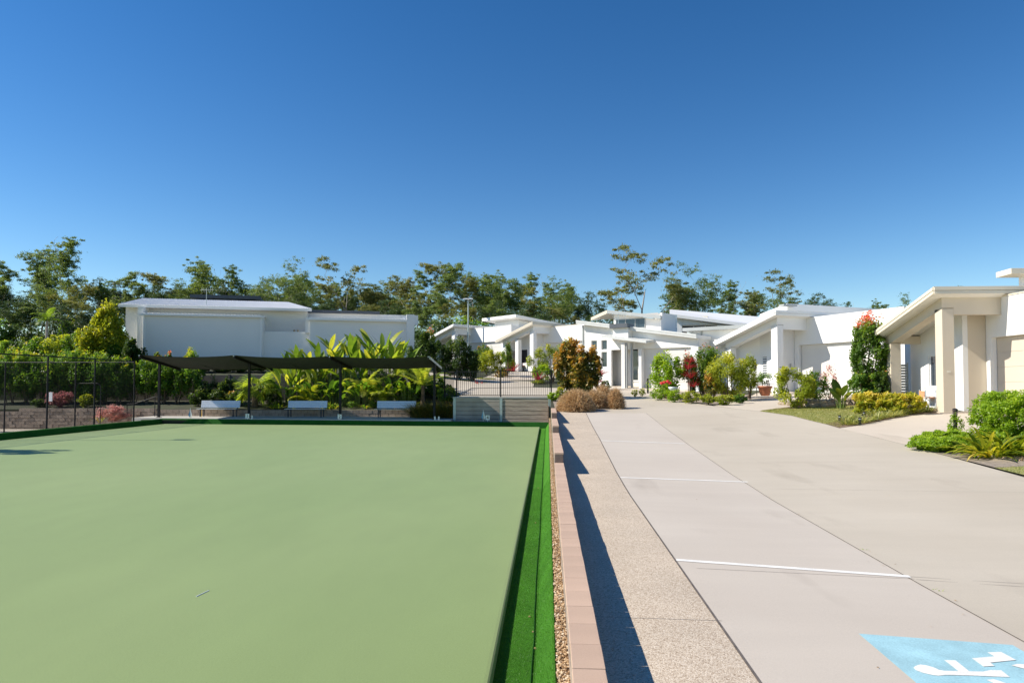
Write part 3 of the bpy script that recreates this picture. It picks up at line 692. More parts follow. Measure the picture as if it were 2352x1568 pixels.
bench('slatted aluminium bench shaded beside the tree fern', 862, 954, 39.9)
b = B(); p = PY(468, 958, 40.0); b.tube([(p.x, 39.75, .29), (p.x-.01, 39.78, .74)], .017, 8); tag(b.build('yellow_stick', 'yellow_paint'), 'thin yellow stick standing at the front of the sunlit bench', 'stick')

# rink number plates, pegs and pennants
def plate(x, Y, num, label):
    p = PY(x, 960, Y); t = thing('rink_marker', label, 'marker', (p.x, Y, .23))
    B().box(-.11, .11, 0, .012, .08, .34).build('plate', 'white_plastic', t); B().box(-.015, .015, .013, .03, -.05, .3).build('stake', 'white_plastic', t)
    me = text_mesh(num, .25); me.materials.append(MATS['black_metal']); place('numeral', me, t, 0, (0, -.003, .205), (math.pi/2, 0, 0))
plate(568, yfar(-16)+.66, '1', 'small white plate numbered 1 at the post left of the middle bench')
plate(780, yfar(-11)+.66, '2', 'small white plate numbered 2 beside a middle shelter post')
plate(1120, yfar(-3.2)+.66, '4', 'small white plate numbered 4 before the sleeper wall')
def peg(x, Y, label): 
    p = PY(x, 960, Y); b = B(); b.tube([(p.x, Y, .18), (p.x, Y, .48)], [.055, .04], 8); tag(b.build('white_peg', 'white_plastic'), label, 'peg', 'white pegs on the far bank')
for x, Xg in ((579, -16), (999, -6.2), (1008, -6)): peg(x, yfar(Xg)+.7, 'white peg standing on the far bank beside a shelter post')
def pennant(x, Y, label):
    p = PY(x, 955, Y); t = thing('pennant_marker', label, 'marker', (p.x, Y, .24))
    b = B(); b.tube([(0, 0, 0), (0, 0, .62)], .012, 6); b.build('stick', 'white_plastic', t)
    b = B(); b.prx([(-.01, .12), (.01, .12), (.012, .60), (-.012, .60)], .0, .01); b.loft([(.0, -.01, .60), (.11, -.02, .20), (.06, -.01, .06)], [(.0, .01, .60), (.11, .0, .20), (.06, .01, .06)]); b.build('cloth', 'white_plastic', t)
    b = B(); b.loft([(-.005, -.012, .58), (-.10, -.02, .22), (-.02, -.012, .10)], [(-.005, .012, .58), (-.10, .0, .22), (-.02, .012, .10)]); b.build('cloth', 'blue_plastic', t)
pennant(437, yfar(-20)+.65, 'furled blue and white pennant at the shelter end post')
pennant(1110, yfar(-3.4)+.65, 'furled blue and white pennant beside the plate numbered 4')
b = B(); pa, pb = PZ(451, 1369, .003), PZ(480, 1355, .003); b.tube([pa, pb], .0045, 6); tag(b.build('white_rod', 'white_plastic'), 'thin white rod lying on the bowling green', 'rod')
# fallen leaves and pebbles on the turf
rng = np.random.default_rng(77)
for k, (x, y) in enumerate(((1229, 1488), (1216, 1415), (1224, 1450), (1236, 1120), (1230, 1200), (1250, 1062))):
    p = PZ(x, y, -.094); b = B(); s = .013; b.loft([(-s, -s*.6, 0), (s*.9, -s*.5, 0), (s*1.1, s*.6, 0), (-s*.5, s, 0)], [(-s*.8, -s*.5, .006), (s*.8, -s*.4, .01), (s, s*.5, .006), (-s*.4, s*.8, .012)])
    tag(b.build('fallen_leaf', 'dead_leaf', loc=(p.x, p.y, -.098)), 'small dry leaf on the bright green ditch turf', 'leaf', 'dry leaves in the ditch')

# low garden wall behind the far path
gw = thing('garden_wall', 'low pinkish grey block wall edging the bed behind the benches', 'wall')
bm1 = shared('block', .39, .2, .19, 'split_block'); rng = np.random.default_rng(2)
for c in range(2):
    for i in range(47):
        x = -24.2+i*.4+(.2 if c else 0)
        if x < -5.6: place('block', bm1, gw, 0, (x, 40.93+rng.normal(0, .004), .295+c*.197), (0, 0, rng.normal(0, .006)))
lw_ = thing('court_wall', 'textured brown block retaining wall behind the court fence', 'wall')
bm2 = shared('block', .39, .2, .19, 'split_block')
for c in range(7):
    for i in range(27 if c < 6 else 22):
        x = -34.6+i*.4+(.2 if c % 2 else 0)+(2.0 if c == 6 else 0)
        if x < -24.1: place('block', bm2, lw_, 0, (x, 40.88+rng.normal(0, .012), -.62+c*.197), (0, 0, rng.normal(0, .006)))
# dark retaining wall beneath the hedge
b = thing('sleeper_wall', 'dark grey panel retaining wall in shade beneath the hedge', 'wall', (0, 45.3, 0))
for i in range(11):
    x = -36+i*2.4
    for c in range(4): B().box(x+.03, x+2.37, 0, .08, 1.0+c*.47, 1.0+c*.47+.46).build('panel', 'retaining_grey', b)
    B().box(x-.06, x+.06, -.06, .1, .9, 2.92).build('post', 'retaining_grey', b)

# court fence: side run along the green and back run
def chain_fence(label, P0, P1, h, z0, posts, gate=None):
    P0, P1 = Vector(P0), Vector(P1); L = (P1-P0).length; a = math.atan2(P1.y-P0.y, P1.x-P0.x)
    t = thing('chain_link_fence', label, 'fence', (P0.x, P0.y, z0), a)
    for x in posts: b = B(); b.tube([(x, 0, -.1), (x, 0, h)], .04, 8); b.build('post', 'black_metal', t)
    b = B(); b.tube([(0, 0, h), (L, 0, h)], .03, 6); b.build('rail', 'black_metal', t)
    b = B(); b.tube([(0, 0, .08), (L, 0, .08)], .006, 4); b.build('rail', 'black_metal', t)
    V = []; g = .075; r_ = .0032
    for sgn in (1, -1):
        c = -h
        while c < L+h:
            x0, x1 = (c, c+h) if sgn > 0 else (c+h, c); za, zb = 0, h
            pts = []
            for (xa_, z_), (xb_, zz_) in (((x0, za), (x1, zb)),):
                dx = xb_-xa_; lo, hi = 0., 1.
                for lim, side in ((0, 1), (L, -1)):
                    f0, f1 = (xa_-lim)*side, (xb_-lim)*side
                    if f0 < 0 and f1 < 0: lo = 2
                    elif f0 < 0: lo = max(lo, f0/(f0-f1))
                    elif f1 < 0: hi = min(hi, f0/(f0-f1))
                if lo < hi:
                    A = np.array([xa_+dx*lo, 0, h*lo]); Bq = np.array([xa_+dx*hi, 0, h*hi]); d_ = unit(Bq-A); n_ = np.cross(d_, [0, 1, 0])*r_
                    V.append([A-n_, Bq-n_, Bq+n_, A+n_]); V.append([A-[0, r_, 0], Bq-[0, r_, 0], Bq+[0, r_, 0], A+[0, r_, 0]])
            c += g*1.414
    me = leafmesh('wire_mesh', np.array(V), np.zeros(len(V)), 'black_metal'); o = place('wire_mesh', me, t); o['kind'] = 'stuff'
    return t
fx = -23.5
chain_fence('tall black chain link fence beside the left ditch bank', (fx, 21.2), (fx, 37.7), 4.1, -.55, [.0, 3.3, 6.6, 9.75, 13.1, 16.5])
bf = chain_fence('tall black chain link fence across the end of the court with a gate', (-48, 37.75), (fx, 37.75), 4.05, -.55, [6.6, 10, 13.4, 16.8, 21.0])
b = B(); b.tube([(21.0, 0, 2.85), (22.3, 0, 2.85), (22.5, 0, 2.7), (22.5, 0, 0)], .02, 6); b.build('gate_frame', 'black_metal', bf)
p = PY(116, 905, 37.68); B().box(p.x+48-.10, p.x+48+.10, -.06, -.05, 1.82, 2.34).build('sign_plate', 'white_plastic', bf)
# stair handrail
hr = thing('handrail', 'black stair handrail rising behind the green corner', 'handrail')
pp = [PY(308, 927, 40.4), PY(356, 911, 40.4), PY(372, 911, 40.4), PY(292, 927, 40.4)]
b = B(); b.tube([pp[3], pp[0], pp[1], pp[2]], .025, 6); b.build('rail', 'black_metal', hr)
for q in (pp[0], pp[1]): b = B(); b.tube([(q.x, q.y, .2), q], .025, 6); b.build('post', 'black_metal', hr)
b = B(); a = PY(356, 924, 40.4); c = PY(372, 924, 40.4); b.tube([a, c], .02, 6); b.build('rail', 'black_metal', hr)
b = B(); b.tube([(pp[3].x, 40.4, .2), pp[3]], .025, 6); b.build('post', 'black_metal', hr)
# floodlight mast beyond the frame on the left: it throws the thin shadow over the green
fl = thing('floodlight', 'tall floodlight mast beside the court fence', 'floodlight', (-23.2, 25.9, .0))
b = B(); b.tube([(0, 0, -.1), (0, 0, 7.5)], [.055, .035], 8); b.build('mast', 'galvanised', fl)
b = B(); b.tube([(0, 0, 7.4), (-.45, 0, 7.55)], .03, 6); b.build('arm', 'galvanised', fl)
b = B(); b.prx([(-.22, 7.45), (.22, 7.45), (.16, 7.62), (-.16, 7.62)], -1.0, -.35); b.build('lamp_head', 'black_metal', fl, .02)
# ================================================================== HOUSES
class Fr:
    """a house's own axes: x along its front, y into it; on() meets a pixel ray with the plane y = yl"""
    def __init__(s, O, a): s.O = Vector(O); s.a = a; s.c, s.s = math.cos(a), math.sin(a)
    def l(s, p): d = p-s.O; return Vector((d.x*s.c+d.y*s.s, -d.x*s.s+d.y*s.c, d.z))
    def on(s, x, y, yl=0):
        d = ray(x, y); n_ = Vector((-s.s, s.c, 0)); t = (s.O+n_*yl-CAM).dot(n_)/d.dot(n_); q = s.l(CAM+d*t); return q.x, q.z
def window(parent, x0, x1, y, z0, z1, m_frame='white_metal', fill='window_glass', axis='y', mull=0, fw=.04, inner=None, louvres=0):
    """window set in a wall facing -y (axis y) or -x (axis x) at coordinate y, its outer face slightly recessed"""
    w = B()
    def bx(b, a0, a1, d0, d1, c0, c1):
        if axis == 'y': b.box(a0, a1, y+d0, y+d1, c0, c1)
        else: b.box(y+d0, y+d1, a0, a1, c0, c1)
    bx(w, x0, x0+fw, 0, .06, z0, z1); bx(w, x1-fw, x1, 0, .06, z0, z1); bx(w, x0+fw, x1-fw, 0, .06, z0, z0+fw); bx(w, x0+fw, x1-fw, 0, .06, z1-fw, z1)
    for i in range(mull):
        c = x0+(x1-x0)*(i+1)/(mull+1); bx(w, c-fw/2, c+fw/2, .004, .056, z0+fw, z1-fw)
    f = w.build('window', m_frame, parent)
    for i in range(mull+1):
        a0 = x0+fw+(x1-x0-fw)*i/(mull+1); a1 = x0+(x1-x0-fw)*(i+1)/(mull+1)
        p = B(); bx(p, a0, a1, .03, .036, z0+fw, z1-fw); p.build('pane', fill, f)
    if louvres:
        for i in range(louvres):
            zc = z0+fw+(z1-z0-2*fw)*(i+.5)/louvres; p = B(); bx(p, x0+fw, x1-fw, .012, .026, zc-.035, zc+.03); p.build('slat', 'louvre_white', f)
    if inner:
        p = B(); bx(p, x0+fw, x0+(x1-x0)*.35, .05, .058, z0+fw, z1-fw); p.build('curtain', inner, f)
    return f
def porch_house(label, K, th, wallm, colm, trim, soff, doorm, depth=9.5, popup=None, detail=2, group=None, groof=True, win=True):
    t = thing('house', label, 'house', K, th, group)
    sl = .276; D0 = -.8
    def zt(y): return 4.87-sl*(y+.4)
    # roof slab, gutter, verge boards, soffit
    b = B(); b.prx([(-.4, 4.83), (-.4, 4.60), (5.1, zt(5.1)-.27), (5.1, zt(5.1)-.04)], -.5, depth); rf = b.build('roof', soff, t)
    b = B(); b.prx([(-.43, 4.87), (-.43, 4.835), (5.13, zt(5.1)-.035), (5.13, zt(5.1))], -.53, depth+.02); b.build('roof_sheet', trim, rf)
    b = B(); b.box(-.52, depth, -.455, -.403, 4.585, 4.70); b.box(-.52, depth, -.475, -.403, 4.72, 4.832); b.build('gutter', trim, rf)
    b = B(); b.prx([(-.40, 4.832), (-.40, 4.72), (5.1, zt(5.1)-.15), (5.1, zt(5.1)-.04)], -.56, -.503); b.prx([(-.40, 4.70), (-.40, 4.585), (5.1, zt(5.1)-.285), (5.1, zt(5.1)-.17)], -.545, -.503); b.build('verge_board', trim, rf)
    b = B(); b.box(-.5, depth, 5.103, 5.2, zt(5.1)-.24, zt(5.1)-.1); b.build('gutter', trim, rf)
    # raked side beam, front beam, columns
    def zb(y): return zt(y)-.275
    b = B(); b.prx([(0, zb(0)), (0, zb(0)-.40), (4.55, zb(4.55)-.40), (4.55, zb(4.55))], 0, .45); b.build('beam', colm, t)
    b = B(); b.box(.452, 2.25, 0, .3, 3.82, 4.50); b.build('beam', colm, t)
    B().box(0, .45, 0.002, .5, D0, zb(.25)-.36).build('column', colm, t, .008)
    B().box(0, .45, 4.05, 4.55, D0, zb(4.3)-.36).build('column', colm, t, .008)
    B().box(.452, 1.35, 4.1, 4.4, 2.92, 3.25).build('beam', colm, t)
    # porch back wall (with window opening), entry wall
    x0 = 1.35; b = B()
    wy0, wy1, wz0, wz1 = 2.35, 3.5, 1.0, 2.35
    for ya, yb_ in ((1.0, wy0), (wy1, 5.0)): b.prx([(ya, D0), (yb_, D0), (yb_, zb(yb_)), (ya, zb(ya))], x0, x0+.2)
    b.prx([(wy0, D0), (wy1, D0), (wy1, wz0), (wy0, wz0)], x0, x0+.2); b.prx([(wy0, wz1), (wy1, wz1), (wy1, zb(wy1)), (wy0, zb(wy0))], x0, x0+.2)
    b.prx([(4.8, D0), (5.0, D0), (5.0, zb(5)), (4.8, zb(4.8))], x0+.2, depth-.4)
    b.build('wall', wallm, t)
    B().box(x0+.202, depth-.4, 1.0, 1.2, D0, zb(1.2)).build('wall', 'beige_render' if colm == 'beige_render' else wallm, t)
    if win: window(t, wy0, wy1, x0+.06, wz0, wz1, 'white_metal', 'window_glass', 'x', 1, inner=None if win == 'louvre' else 'curtain', louvres=9 if win == 'louvre' else 0)
    B().box(x0+.12, x0+.2, wy0, wy1, wz0, wz1).build('blind_or_dark_fill', 'dark_interior', t)  # near-black sheet fills the opening, its colour standing for the unlit room
    # garage block with recessed sectional door
    g0, ya, yb_, H = 2.25, -6.4, .98, 4.5
    b = B(); b.box(g0, g0+.22, .67, yb_, D0, 2.96); b.box(g0, g0+.22, ya, -4.85, D0, 2.96); b.box(g0, g0+.22, ya, yb_, 2.96, H)
    b.box(g0+.22, depth-.5, ya, ya+.2, D0, H); b.box(g0+.222, depth-.5, .76, yb_, D0, H-.02); b.build('garage_wall', wallm, t, .006)
    gd = B().box(g0+.235, g0+.26, -4.85, .67, D0, 2.96).build('garage_door', doorm, t)
    for i in range(5): B().box(g0+.222, g0+.2345, -4.84, .66, .02+i*.588, .02+i*.588+.566).build('panel', doorm, gd, .006)
    B().box(g0-.03, g0+.25, ya-.03, yb_-.03, H, H+.05).build('parapet_cap', trim, t)
    B().box(g0+.25, depth-.5, ya+.2, .7, H-.5, H-.4).build('garage_roof', trim, t)
    # floor slab
    B().box(-.1, 2.6, -.1, 5.0, D0, .012).build('porch_slab', 'drive_concrete', t)
    # number plate and wall lamp
    B().box(.15, .29, -.012, -.001, 1.55, 1.63).build('number_plate', 'grey_trim' if colm != 'beige_render' else 'cream_paint', t)
    if win == 'louvre': b = B(); b.box(x0+.5, x0+.58, .90, .998, 1.6, 1.85); b.build('wall_lamp', 'grey_trim', t, .01)
    if popup:
        px0, px1, py0, py1, z0, z1, rise = popup
        b = B(); b.prx([(py0, z1), (py0, z1+.24), (py1, z1+.24-rise), (py1, z1-rise)], px0, px1); b.build('upper_roof', trim, t, .01)
        b = B(); b.box(px0+.9, px1-.5, py0+.25, py1-.1, z0, z1); b.build('upper_wall', wallm, t)
    return t
# --- house at the right edge
K5 = PY(2168, 947, 27.5)
H5 = porch_house('cream and white house with beige columns, beside the round hedge and black bollard light', K5, 0, 'white_render', 'beige_render', 'cream_metal', 'soffit_white', 'garage_cream',
                 11, (4.3, 11, 2.5, 3.5, 4.0, 5.8, .02), win=True)
b = B()
for i in range(16): b.box(1.0, 1.04, 5.15, 5.5, .05+i*.118, .05+i*.118+.09)
gt = thing('side_gate', 'grey horizontal slat gate behind the far beige column', 'gate', (K5.x+.55, K5.y+4.95, K5.z))
for i in range(16): B().box(0, .62, 0, .03, .05+i*.125, .05+i*.125+.10).build('slat', 'grey_trim', gt)
B().box(-.04, 0, -.01, .04, -.3, 2.1).build('post', 'grey_trim', gt); B().box(.62, .66, -.01, .04, -.3, 2.1).build('post', 'grey_trim', gt)
# porch furniture at that house: patio chair with a wheel walker, covered appliance
wk = thing('walking_frame', 'grey wheeled walking frame parked in the beige column porch', 'walker', (K5.x+.62, K5.y+2.0, K5.z+.02))
for y in (0, .5):
    b = B(); th = [(.02+.28*math.cos(a), y, .30+.28*math.sin(a)) for a in np.linspace(0, 2*math.pi, 21)]; b.tube(th, .018, 6, False); b.build('wheel', 'grey_trim', wk)
    b = B(); b.tube([(-.25, y, .02), (-.22, y, .85), (.1, y, .95)], .018, 6); b.tube([(-.22, y, .5), (.02, y, .30)], .014, 6); b.build('frame', 'galvanised', wk)
B().box(-.23, .18, .04, .46, .5, .54).build('seat', 'orange_plastic', wk, .01); B().box(-.26, -.22, .06, .44, .56, .80).build('backrest', 'orange_plastic', wk, .008)
bq = thing('covered_barbecue', 'white covered barbecue against the porch wall of the cream house', 'barbecue', (K5.x+1.05, K5.y+2.55, K5.z+.02))
b = B(); b.loft([(-.24, -.5, 0), (.24, -.5, 0), (.24, .5, 0), (-.24, .5, 0)], [(-.22, -.47, .72), (.22, -.47, .72), (.22, .47, .72), (-.22, .47, .72)]); b.build('skirt', 'white_plastic', bq, .02)
b = B(); b.pry([(-.23, .72), (.23, .72), (.22, .86), (.06, .96), (-.12, .93), (-.22, .82)], -.42, .42); b.build('hood', 'glazed_white', bq, .03)
# --- next house up the street
K4 = PY(1787, 906, 40.5)
H4 = porch_house('white house with raked porch roof and louvre window behind the terracotta pot', K4, R(25), 'white_render', 'white_render', 'white_metal', 'white_render', 'garage_white',
                 11, None, win='louvre')
F4 = Fr(K4, R(25)); ux, uz = F4.on(1808, 697, 3.0)
b = B(); b.prx([(3.0, uz), (3.0, uz-.42), (5.5, uz-.75), (5.5, uz-.45)], ux, ux+9.5); b.build('upper_roof', 'white_metal', H4, .01)
b = B(); b.prx([(3.5, 3.6), (5.2, 3.2), (5.2, uz-.75), (3.5, uz-.45)], ux+.4, ux+9.2); b.build('upper_wall', 'white_render', H4)
b = B(); b.box(ux-.75, ux+.35, 2.5, 2.95, uz-.22, uz-.12); b.build('roof_canopy', 'grey_trim', H4)
sp = thing('solar_array', 'row of solar panels propped on the white roof behind the pink tipped tree', 'solar panels', K4, R(25))
for i in range(6): 
    b = B(); b.prx([(3.3, uz+.0), (3.3, uz-.03), (5.0, uz+.14), (5.0, uz+.18)], ux+2.6+i*1.1, ux+3.65+i*1.1); b.build('panel', 'solar_panel', sp)
B().box(ux+2.6, ux+9.3, 4.8, 4.85, uz-.6, uz+.115).build('support_rail', 'galvanised', sp); B().box(ux+2.6, ux+9.3, 3.4, 3.45, uz-.1, uz-.022).build('support_rail', 'galvanised', sp)
b = B(); b.prx([(-.95, 3.9), (-.95, 4.0), (.2, 4.0), (.2, 3.9)], 0, .1)
# gutter return and downpipe at low end of H4's verge
b = B(); b.tube([(-.35, 5.16, 3.1), (-.2, 5.18, 2.95), (.2, 5.0, 2.95), (.25, 4.75, 2.9), (.25, 4.75, 0)], .045, 8); b.build('downpipe', 'white_metal', H4)
# --- house B and house A at the bend
KB = PY(1225, 855, 66)
HB = porch_house('white house with raked porch roof beyond the picket fence, red table in its porch', KB, R(44), 'white_render', 'white_render', 'cream_metal', 'soffit_white', 'garage_white', 12, None, win=False)
B().box(0, .45, 2.2, 2.65, -.5, 3.3).build('column', 'white_render', HB)
Fb = Fr(KB, R(44))
(bx0, bz0) = Fb.on(1141, 727, 6.5)
b = B(); b.pry([(bx0, bz0), (bx0, bz0-.3), (bx0+7.5, bz0-.95), (bx0+7.5, bz0-.65)], 3.5, 9); b.build('upper_roof', 'white_metal', HB)
b = B(); b.pry([(bx0+1, 2.5), (bx0+7, 2.5), (bx0+7, bz0-.95), (bx0+1, bz0-.42)], 4.2, 8); b.build('upper_wall', 'white_render', HB)
sp = thing('solar_array', 'flat solar panels on the roof of the house beyond the picket fence', 'solar panels', KB, R(44))
for i in range(4): x0 = bx0+3.0+i*1.1; b = B(); b.pry([(x0, bz0-.22-.0867*1.1*i), (x0+1.05, bz0-.31-.0867*1.1*i), (x0+1.05, bz0-.27-.0867*1.1*i), (x0, bz0-.18-.0867*1.1*i)], 4.0, 6.4); b.build('panel', 'solar_panel', sp)
KA = PY(1044, 850, 72)
HA = porch_house('farther white house behind the dark green shrubs, its garage parapet sunlit', KA, R(46), 'white_render', 'white_render', 'white_metal', 'soffit_white', 'garage_white', 12, None, win=False)
# furniture in house B's porch
tb = thing('patio_table', 'red topped patio table in the far white porch', 'table', tuple(HB.matrix_basis @ Vector((.9, 3.4, 0))), R(44))
B().box(-.45, .45, -.7, .7, .70, .76).build('table_top', 'brick_red', tb)
for sx, sy in ((-1, -1), (1, -1), (-1, 1), (1, 1)): B().box(sx*.38-.03, sx*.38+.03, sy*.6-.03, sy*.6+.03, 0, .70).build('leg', 'dark_brown', tb)
sc = thing('slat_screen', 'dark brown slatted screen in the far white porch', 'screen', tuple(HB.matrix_basis @ Vector((.5, 2.95, 0))), R(0))
for i in range(11): B().box(-.4, .4, 0, .03, .9+i*.12, .98+i*.12).build('slat', 'dark_brown', sc)
for x in (-.42, .42): B().box(x-.03, x+.03, -.005, .035, 0, 2.25).build('post', 'dark_brown', sc)

# --- house C: long front with raked roof, tall windows, entry portal
KC = PY(1404, 878, 48); KC.z -= .0
AC = R(-36); FC = Fr(KC, AC); C = thing('house', 'white house with tall narrow windows, small entry canopy and dark glass door', 'house', KC, AC)
def c(x, y, yl=0): return FC.on(x, y, yl)
xl, _ = c(1342, 800); xr, _ = c(1604, 800)
(ra, za), (rb, zb_) = c(1324, 735.5, -.45), c(1600, 768, -.45)
def zC(x): return za+(zb_-za)*(x-ra)/(rb-ra)
# front wall in pieces around windows
wins = []
for (a, y0, c_, y1) in ((1358, 782, 1371, 804.5), (1381, 781, 1394, 803), (1358, 809, 1371, 846), (1381, 808, 1394, 843)):
    X0, Z1 = c(a, y0); X1, Z0 = c(c_, y1); wins.append((X0, X1, Z0, Z1))
e0, _ = c(1404, 850); e1, _ = c(1480, 850)
b = B()
xsC = sorted([xl, wins[0][0], wins[0][1], wins[1][0], wins[1][1], e0])
def colpiece(x0, x1, holes):
    z = -1.0
    for h0, h1 in sorted(holes)+[(None, None)]:
        if h0 is None: b.pry([(x0, z), (x1, z), (x1, zC(x1)-.2), (x0, zC(x0)-.2)], 0, .2)
        else: b.pry([(x0, z), (x1, z), (x1, h0), (x0, h0)], 0, .2); z = h1
colpiece(xsC[0], xsC[1], []); colpiece(xsC[1], xsC[2], [(wins[2][2], wins[2][3]), (wins[0][2], wins[0][3])])
colpiece(xsC[2], xsC[3], []); colpiece(xsC[3], xsC[4], [(wins[3][2], wins[3][3]), (wins[1][2], wins[1][3])]); colpiece(xsC[4], xsC[5], [])
gz = c(1500, 800)[1]; g1 = c(1478, 850)[0]
b.pry([(e0, gz), (xr, gz), (xr, zC(xr)-.2), (e0, zC(e0)-.2)], 0, .2)
b.pry([(xr-.5, -1), (xr, -1), (xr, gz), (xr-.5, gz)], 0, .2); b.build('wall', 'white_render', C)
B().box(xl, xl+.2, .2, 8, -1, zC(xl)-.25).build('wall', 'white_render', C)
b = B(); b.box(xr-.2, xr, .2, 5, -1, zC(xr)-.2); b.build('wall', 'pale_blue_grey', C)
for w_ in wins: window(C, w_[0], w_[1], .07, w_[2], w_[3], 'white_metal', 'window_glass', 'y'); B().box(w_[0]+.04, w_[1]-.04, .115, .13, w_[2]+.03, w_[3]).build('blind_or_dark_fill', 'louvre_white', C)
B().box(xl-.14, xl-.04, -.06, .04, -1, zC(xl)-.3).build('downpipe', 'grey_trim', C)
# roof slab with fascia
b = B(); b.pry([(ra, za), (ra, za-.24), (rb, zb_-.24), (rb, zb_)], -.45, 8); r0 = b.build('roof', 'white_metal', C)
b = B(); b.pry([(ra-.02, za+.015), (ra-.02, za-.11), (rb, zb_-.11), (rb, zb_+.015)], -.51, -.452); b.pry([(ra-.02, za-.13), (ra-.02, za-.25), (rb, zb_-.25), (rb, zb_-.13)], -.49, -.452); b.build('fascia', 'light_grey_trim', r0)
# recessed right-hand wing
w0, w1 = c(1604, 800, 1.8)[0], c(1668, 800, 1.8)[0]
zr_ = c(1640, 755, 1.8)[1]
B().box(w0-.5, w1+4, 1.8, 2.0, -1, zr_-.1).build('wing_wall', 'pale_blue_grey', C)
B().box(w0-.9, w1+4, 1.3, 7, zr_-.1, zr_+.12).build('wing_roof', 'grey_trim', C)
b = B(); b.tube([(w0+.25, 1.74, -1), (w0+.25, 1.74, zr_-.1)], .05, 8); b.build('downpipe', 'grey_trim', C)
# entry: recessed grey wall, columns, door, canopy, raised hood
B().box(e0, c(1432, 850, .9)[0], .9, 1.0, -1, gz+.6).build('entry_wall', 'warm_white_render', C)
d0, d1 = c(1448, 850, 1.0)[0], c(1468, 850, 1.0)[0]
B().box(c(1440, 850, 1)[0]-1.2, g1+.4, 1.005, 1.1, -1, gz+.6).build('entry_wall', 'warm_white_render', C)
zd0, zd1 = .05, c(1450, 800, 1)[1]
dr = B().box(d0, d1, .95, 1.0, zd0, zd1).build('door', 'white_metal', C); B().box(d0+.07, d1-.07, .935, .95, zd0+.12, zd1-.07).build('door_glass', 'window_glass', dr)
b = B(); b.tube([(d1-.035, .92, zd0+.9), (d1-.035, .92, zd0+1.4)], .012, 6); b.build('handle', 'galvanised', dr)
k0, k1 = c(1427, 850, -.9)[0], c(1435, 850, -.9)[0]
zk = c(1430, 787, -.9)[1]
B().box(k0, k1, -.9, -.65, -1, zk).build('column', 'warm_white_render', C); B().box(k1+.02, k1+.12, -.85, -.7, -1, zk).build('column', 'grey_trim', C); B().box(k1+.28, k1+.40, -.6, -.45, -1, zk).build('column', 'grey_trim', C)
b = B(); b.box(c(1470, 850, -.1)[0], g1, -.3, .95, -1, gz-.02); b.build('entry_wall', 'white_render', C)
(q0, s0), (q1, s1), (q2, s2) = c(1381, 770, -1.2), c(1438, 784, -1.2), c(1484, 783, -1.2)
b = B(); b.loft([(q0, -1.2, s0), (q0, -1.2, s0-.15), (q2, -1.2, s2-.13), (q2, -1.2, s2+.02)], [(q0, .0, s0+.12), (q0, .0, s0-.03), (q2, .0, s2-.01), (q2, .0, s2+.14)]); b.build('canopy', 'light_grey_trim', C)
(h0, hz), (h1, hz1) = c(1406, 748, -.7), c(1441, 775, -.7)
B().box(h0, h1, -.6, -.002, hz1-.1, hz-.18).build('hood_wall', 'pale_blue_grey', C); B().box(h0-.1, h1+.1, -.9, -.0, hz-.178, hz+.1).build('hood_cap', 'dark_grey_metal', C)
B().box(d0-.5, d0-.42, .82, .9, 1.6, 1.85).build('wall_lamp', 'grey_trim', C)
# garage door
gd = B().box(g1, xr-.5, .16, .19, -.5, gz).build('garage_door', 'garage_white', C)
for i in range(5): z0 = .02+i*(gz-.02)/5; B().box(g1+.01, xr-.51, .147, .16, z0, z0+(gz-.02)/5-.012).build('panel', 'garage_white', gd)
# clerestory on top
(u0, v0), (u1, v1), (u2, v2) = c(1332, 735, 4), c(1394, 712, 4), c(1518, 724, 4)
b = B(); b.loft([(u1, 4, v1), (u1, 4, v1-.26), (u2, 4, v2-.26), (u2, 4, v2)], [(u0-1.2, 7.5, v0+.55), (u0-1.2, 7.5, v0+.3), (u0+5, 7.5, v0+.3), (u0+5, 7.5, v0+.55)]); rfu = b.build('upper_roof', 'cream_metal', C)
B().box(u2-.45, u2-.25, 4.7, 7.2, v0-1.5, v0+.2).build('upper_wall', 'warm_white_render', C)
b = B(); b.loft([(u1+.02, 3.94, v1), (u1+.02, 3.94, v1-.26), (u2, 3.94, v2-.26), (u2, 3.94, v2)], [(u1+.02, 3.995, v1), (u1+.02, 3.995, v1-.26), (u2, 3.995, v2-.26), (u2, 3.995, v2)]); b.build('fascia', 'grey_trim', rfu)
B().pry([(u1+.3, v0-1.5), (u2-.25, v0-1.5), (u2-.25, v2-.26), (u1+.3, v1-.27)], 4.5, 4.7).build('upper_wall', 'warm_white_render', C)
(m0, n1), (m1, n0) = c(1414, 734, 4.4), c(1481, 743, 4.4)
window(C, m0, m1, 4.43, n0-.3, n1, 'grey_trim', 'window_glass', 'y', 2)
# rooftop aerial
def aerial(x, yb, yt, Y, label, cross=True):
    p, q = PY(x, yb, Y), PY(x, yt, Y); t = thing('television_aerial', label, 'aerial', p)
    h = q.z-p.z; b = B(); b.tube([(0, 0, -.2), (0, 0, h)], .02, 6); b.build('mast', 'galvanised', t)
    if cross:
        b = B(); b.tube([(-.5, 0, h*.9), (.6, 0, h*.9)], .014, 5)
        for i in range(6): xx_ = -.4+i*.18; b.tube([(xx_, 0, h*.9-.18), (xx_, 0, h*.9+.18)], .009, 4)
        b.build('antenna_bars', 'galvanised', t)
aerial(1420, 740, 720, 51, 'small aerial on the white roof beside the clerestory')
aerial(1415, 752, 728, 50, 'thin aerial near the roof edge above the entry hood', False)
aerial(1830*.0+1552*.0+1553, 752, 722, 52, 'slim aerial mast on the roof left of the solar panels', False)
aerial(474, 696, 662, 54, 'aerial mast on the white roof of the long pale house')
aerial(1268, 752, 737, 70, 'small aerial on the house beyond the picket fence')
sp = thing('solar_array', 'solar panels lying on the roof above the green shrubs', 'solar panels', KC, AC)
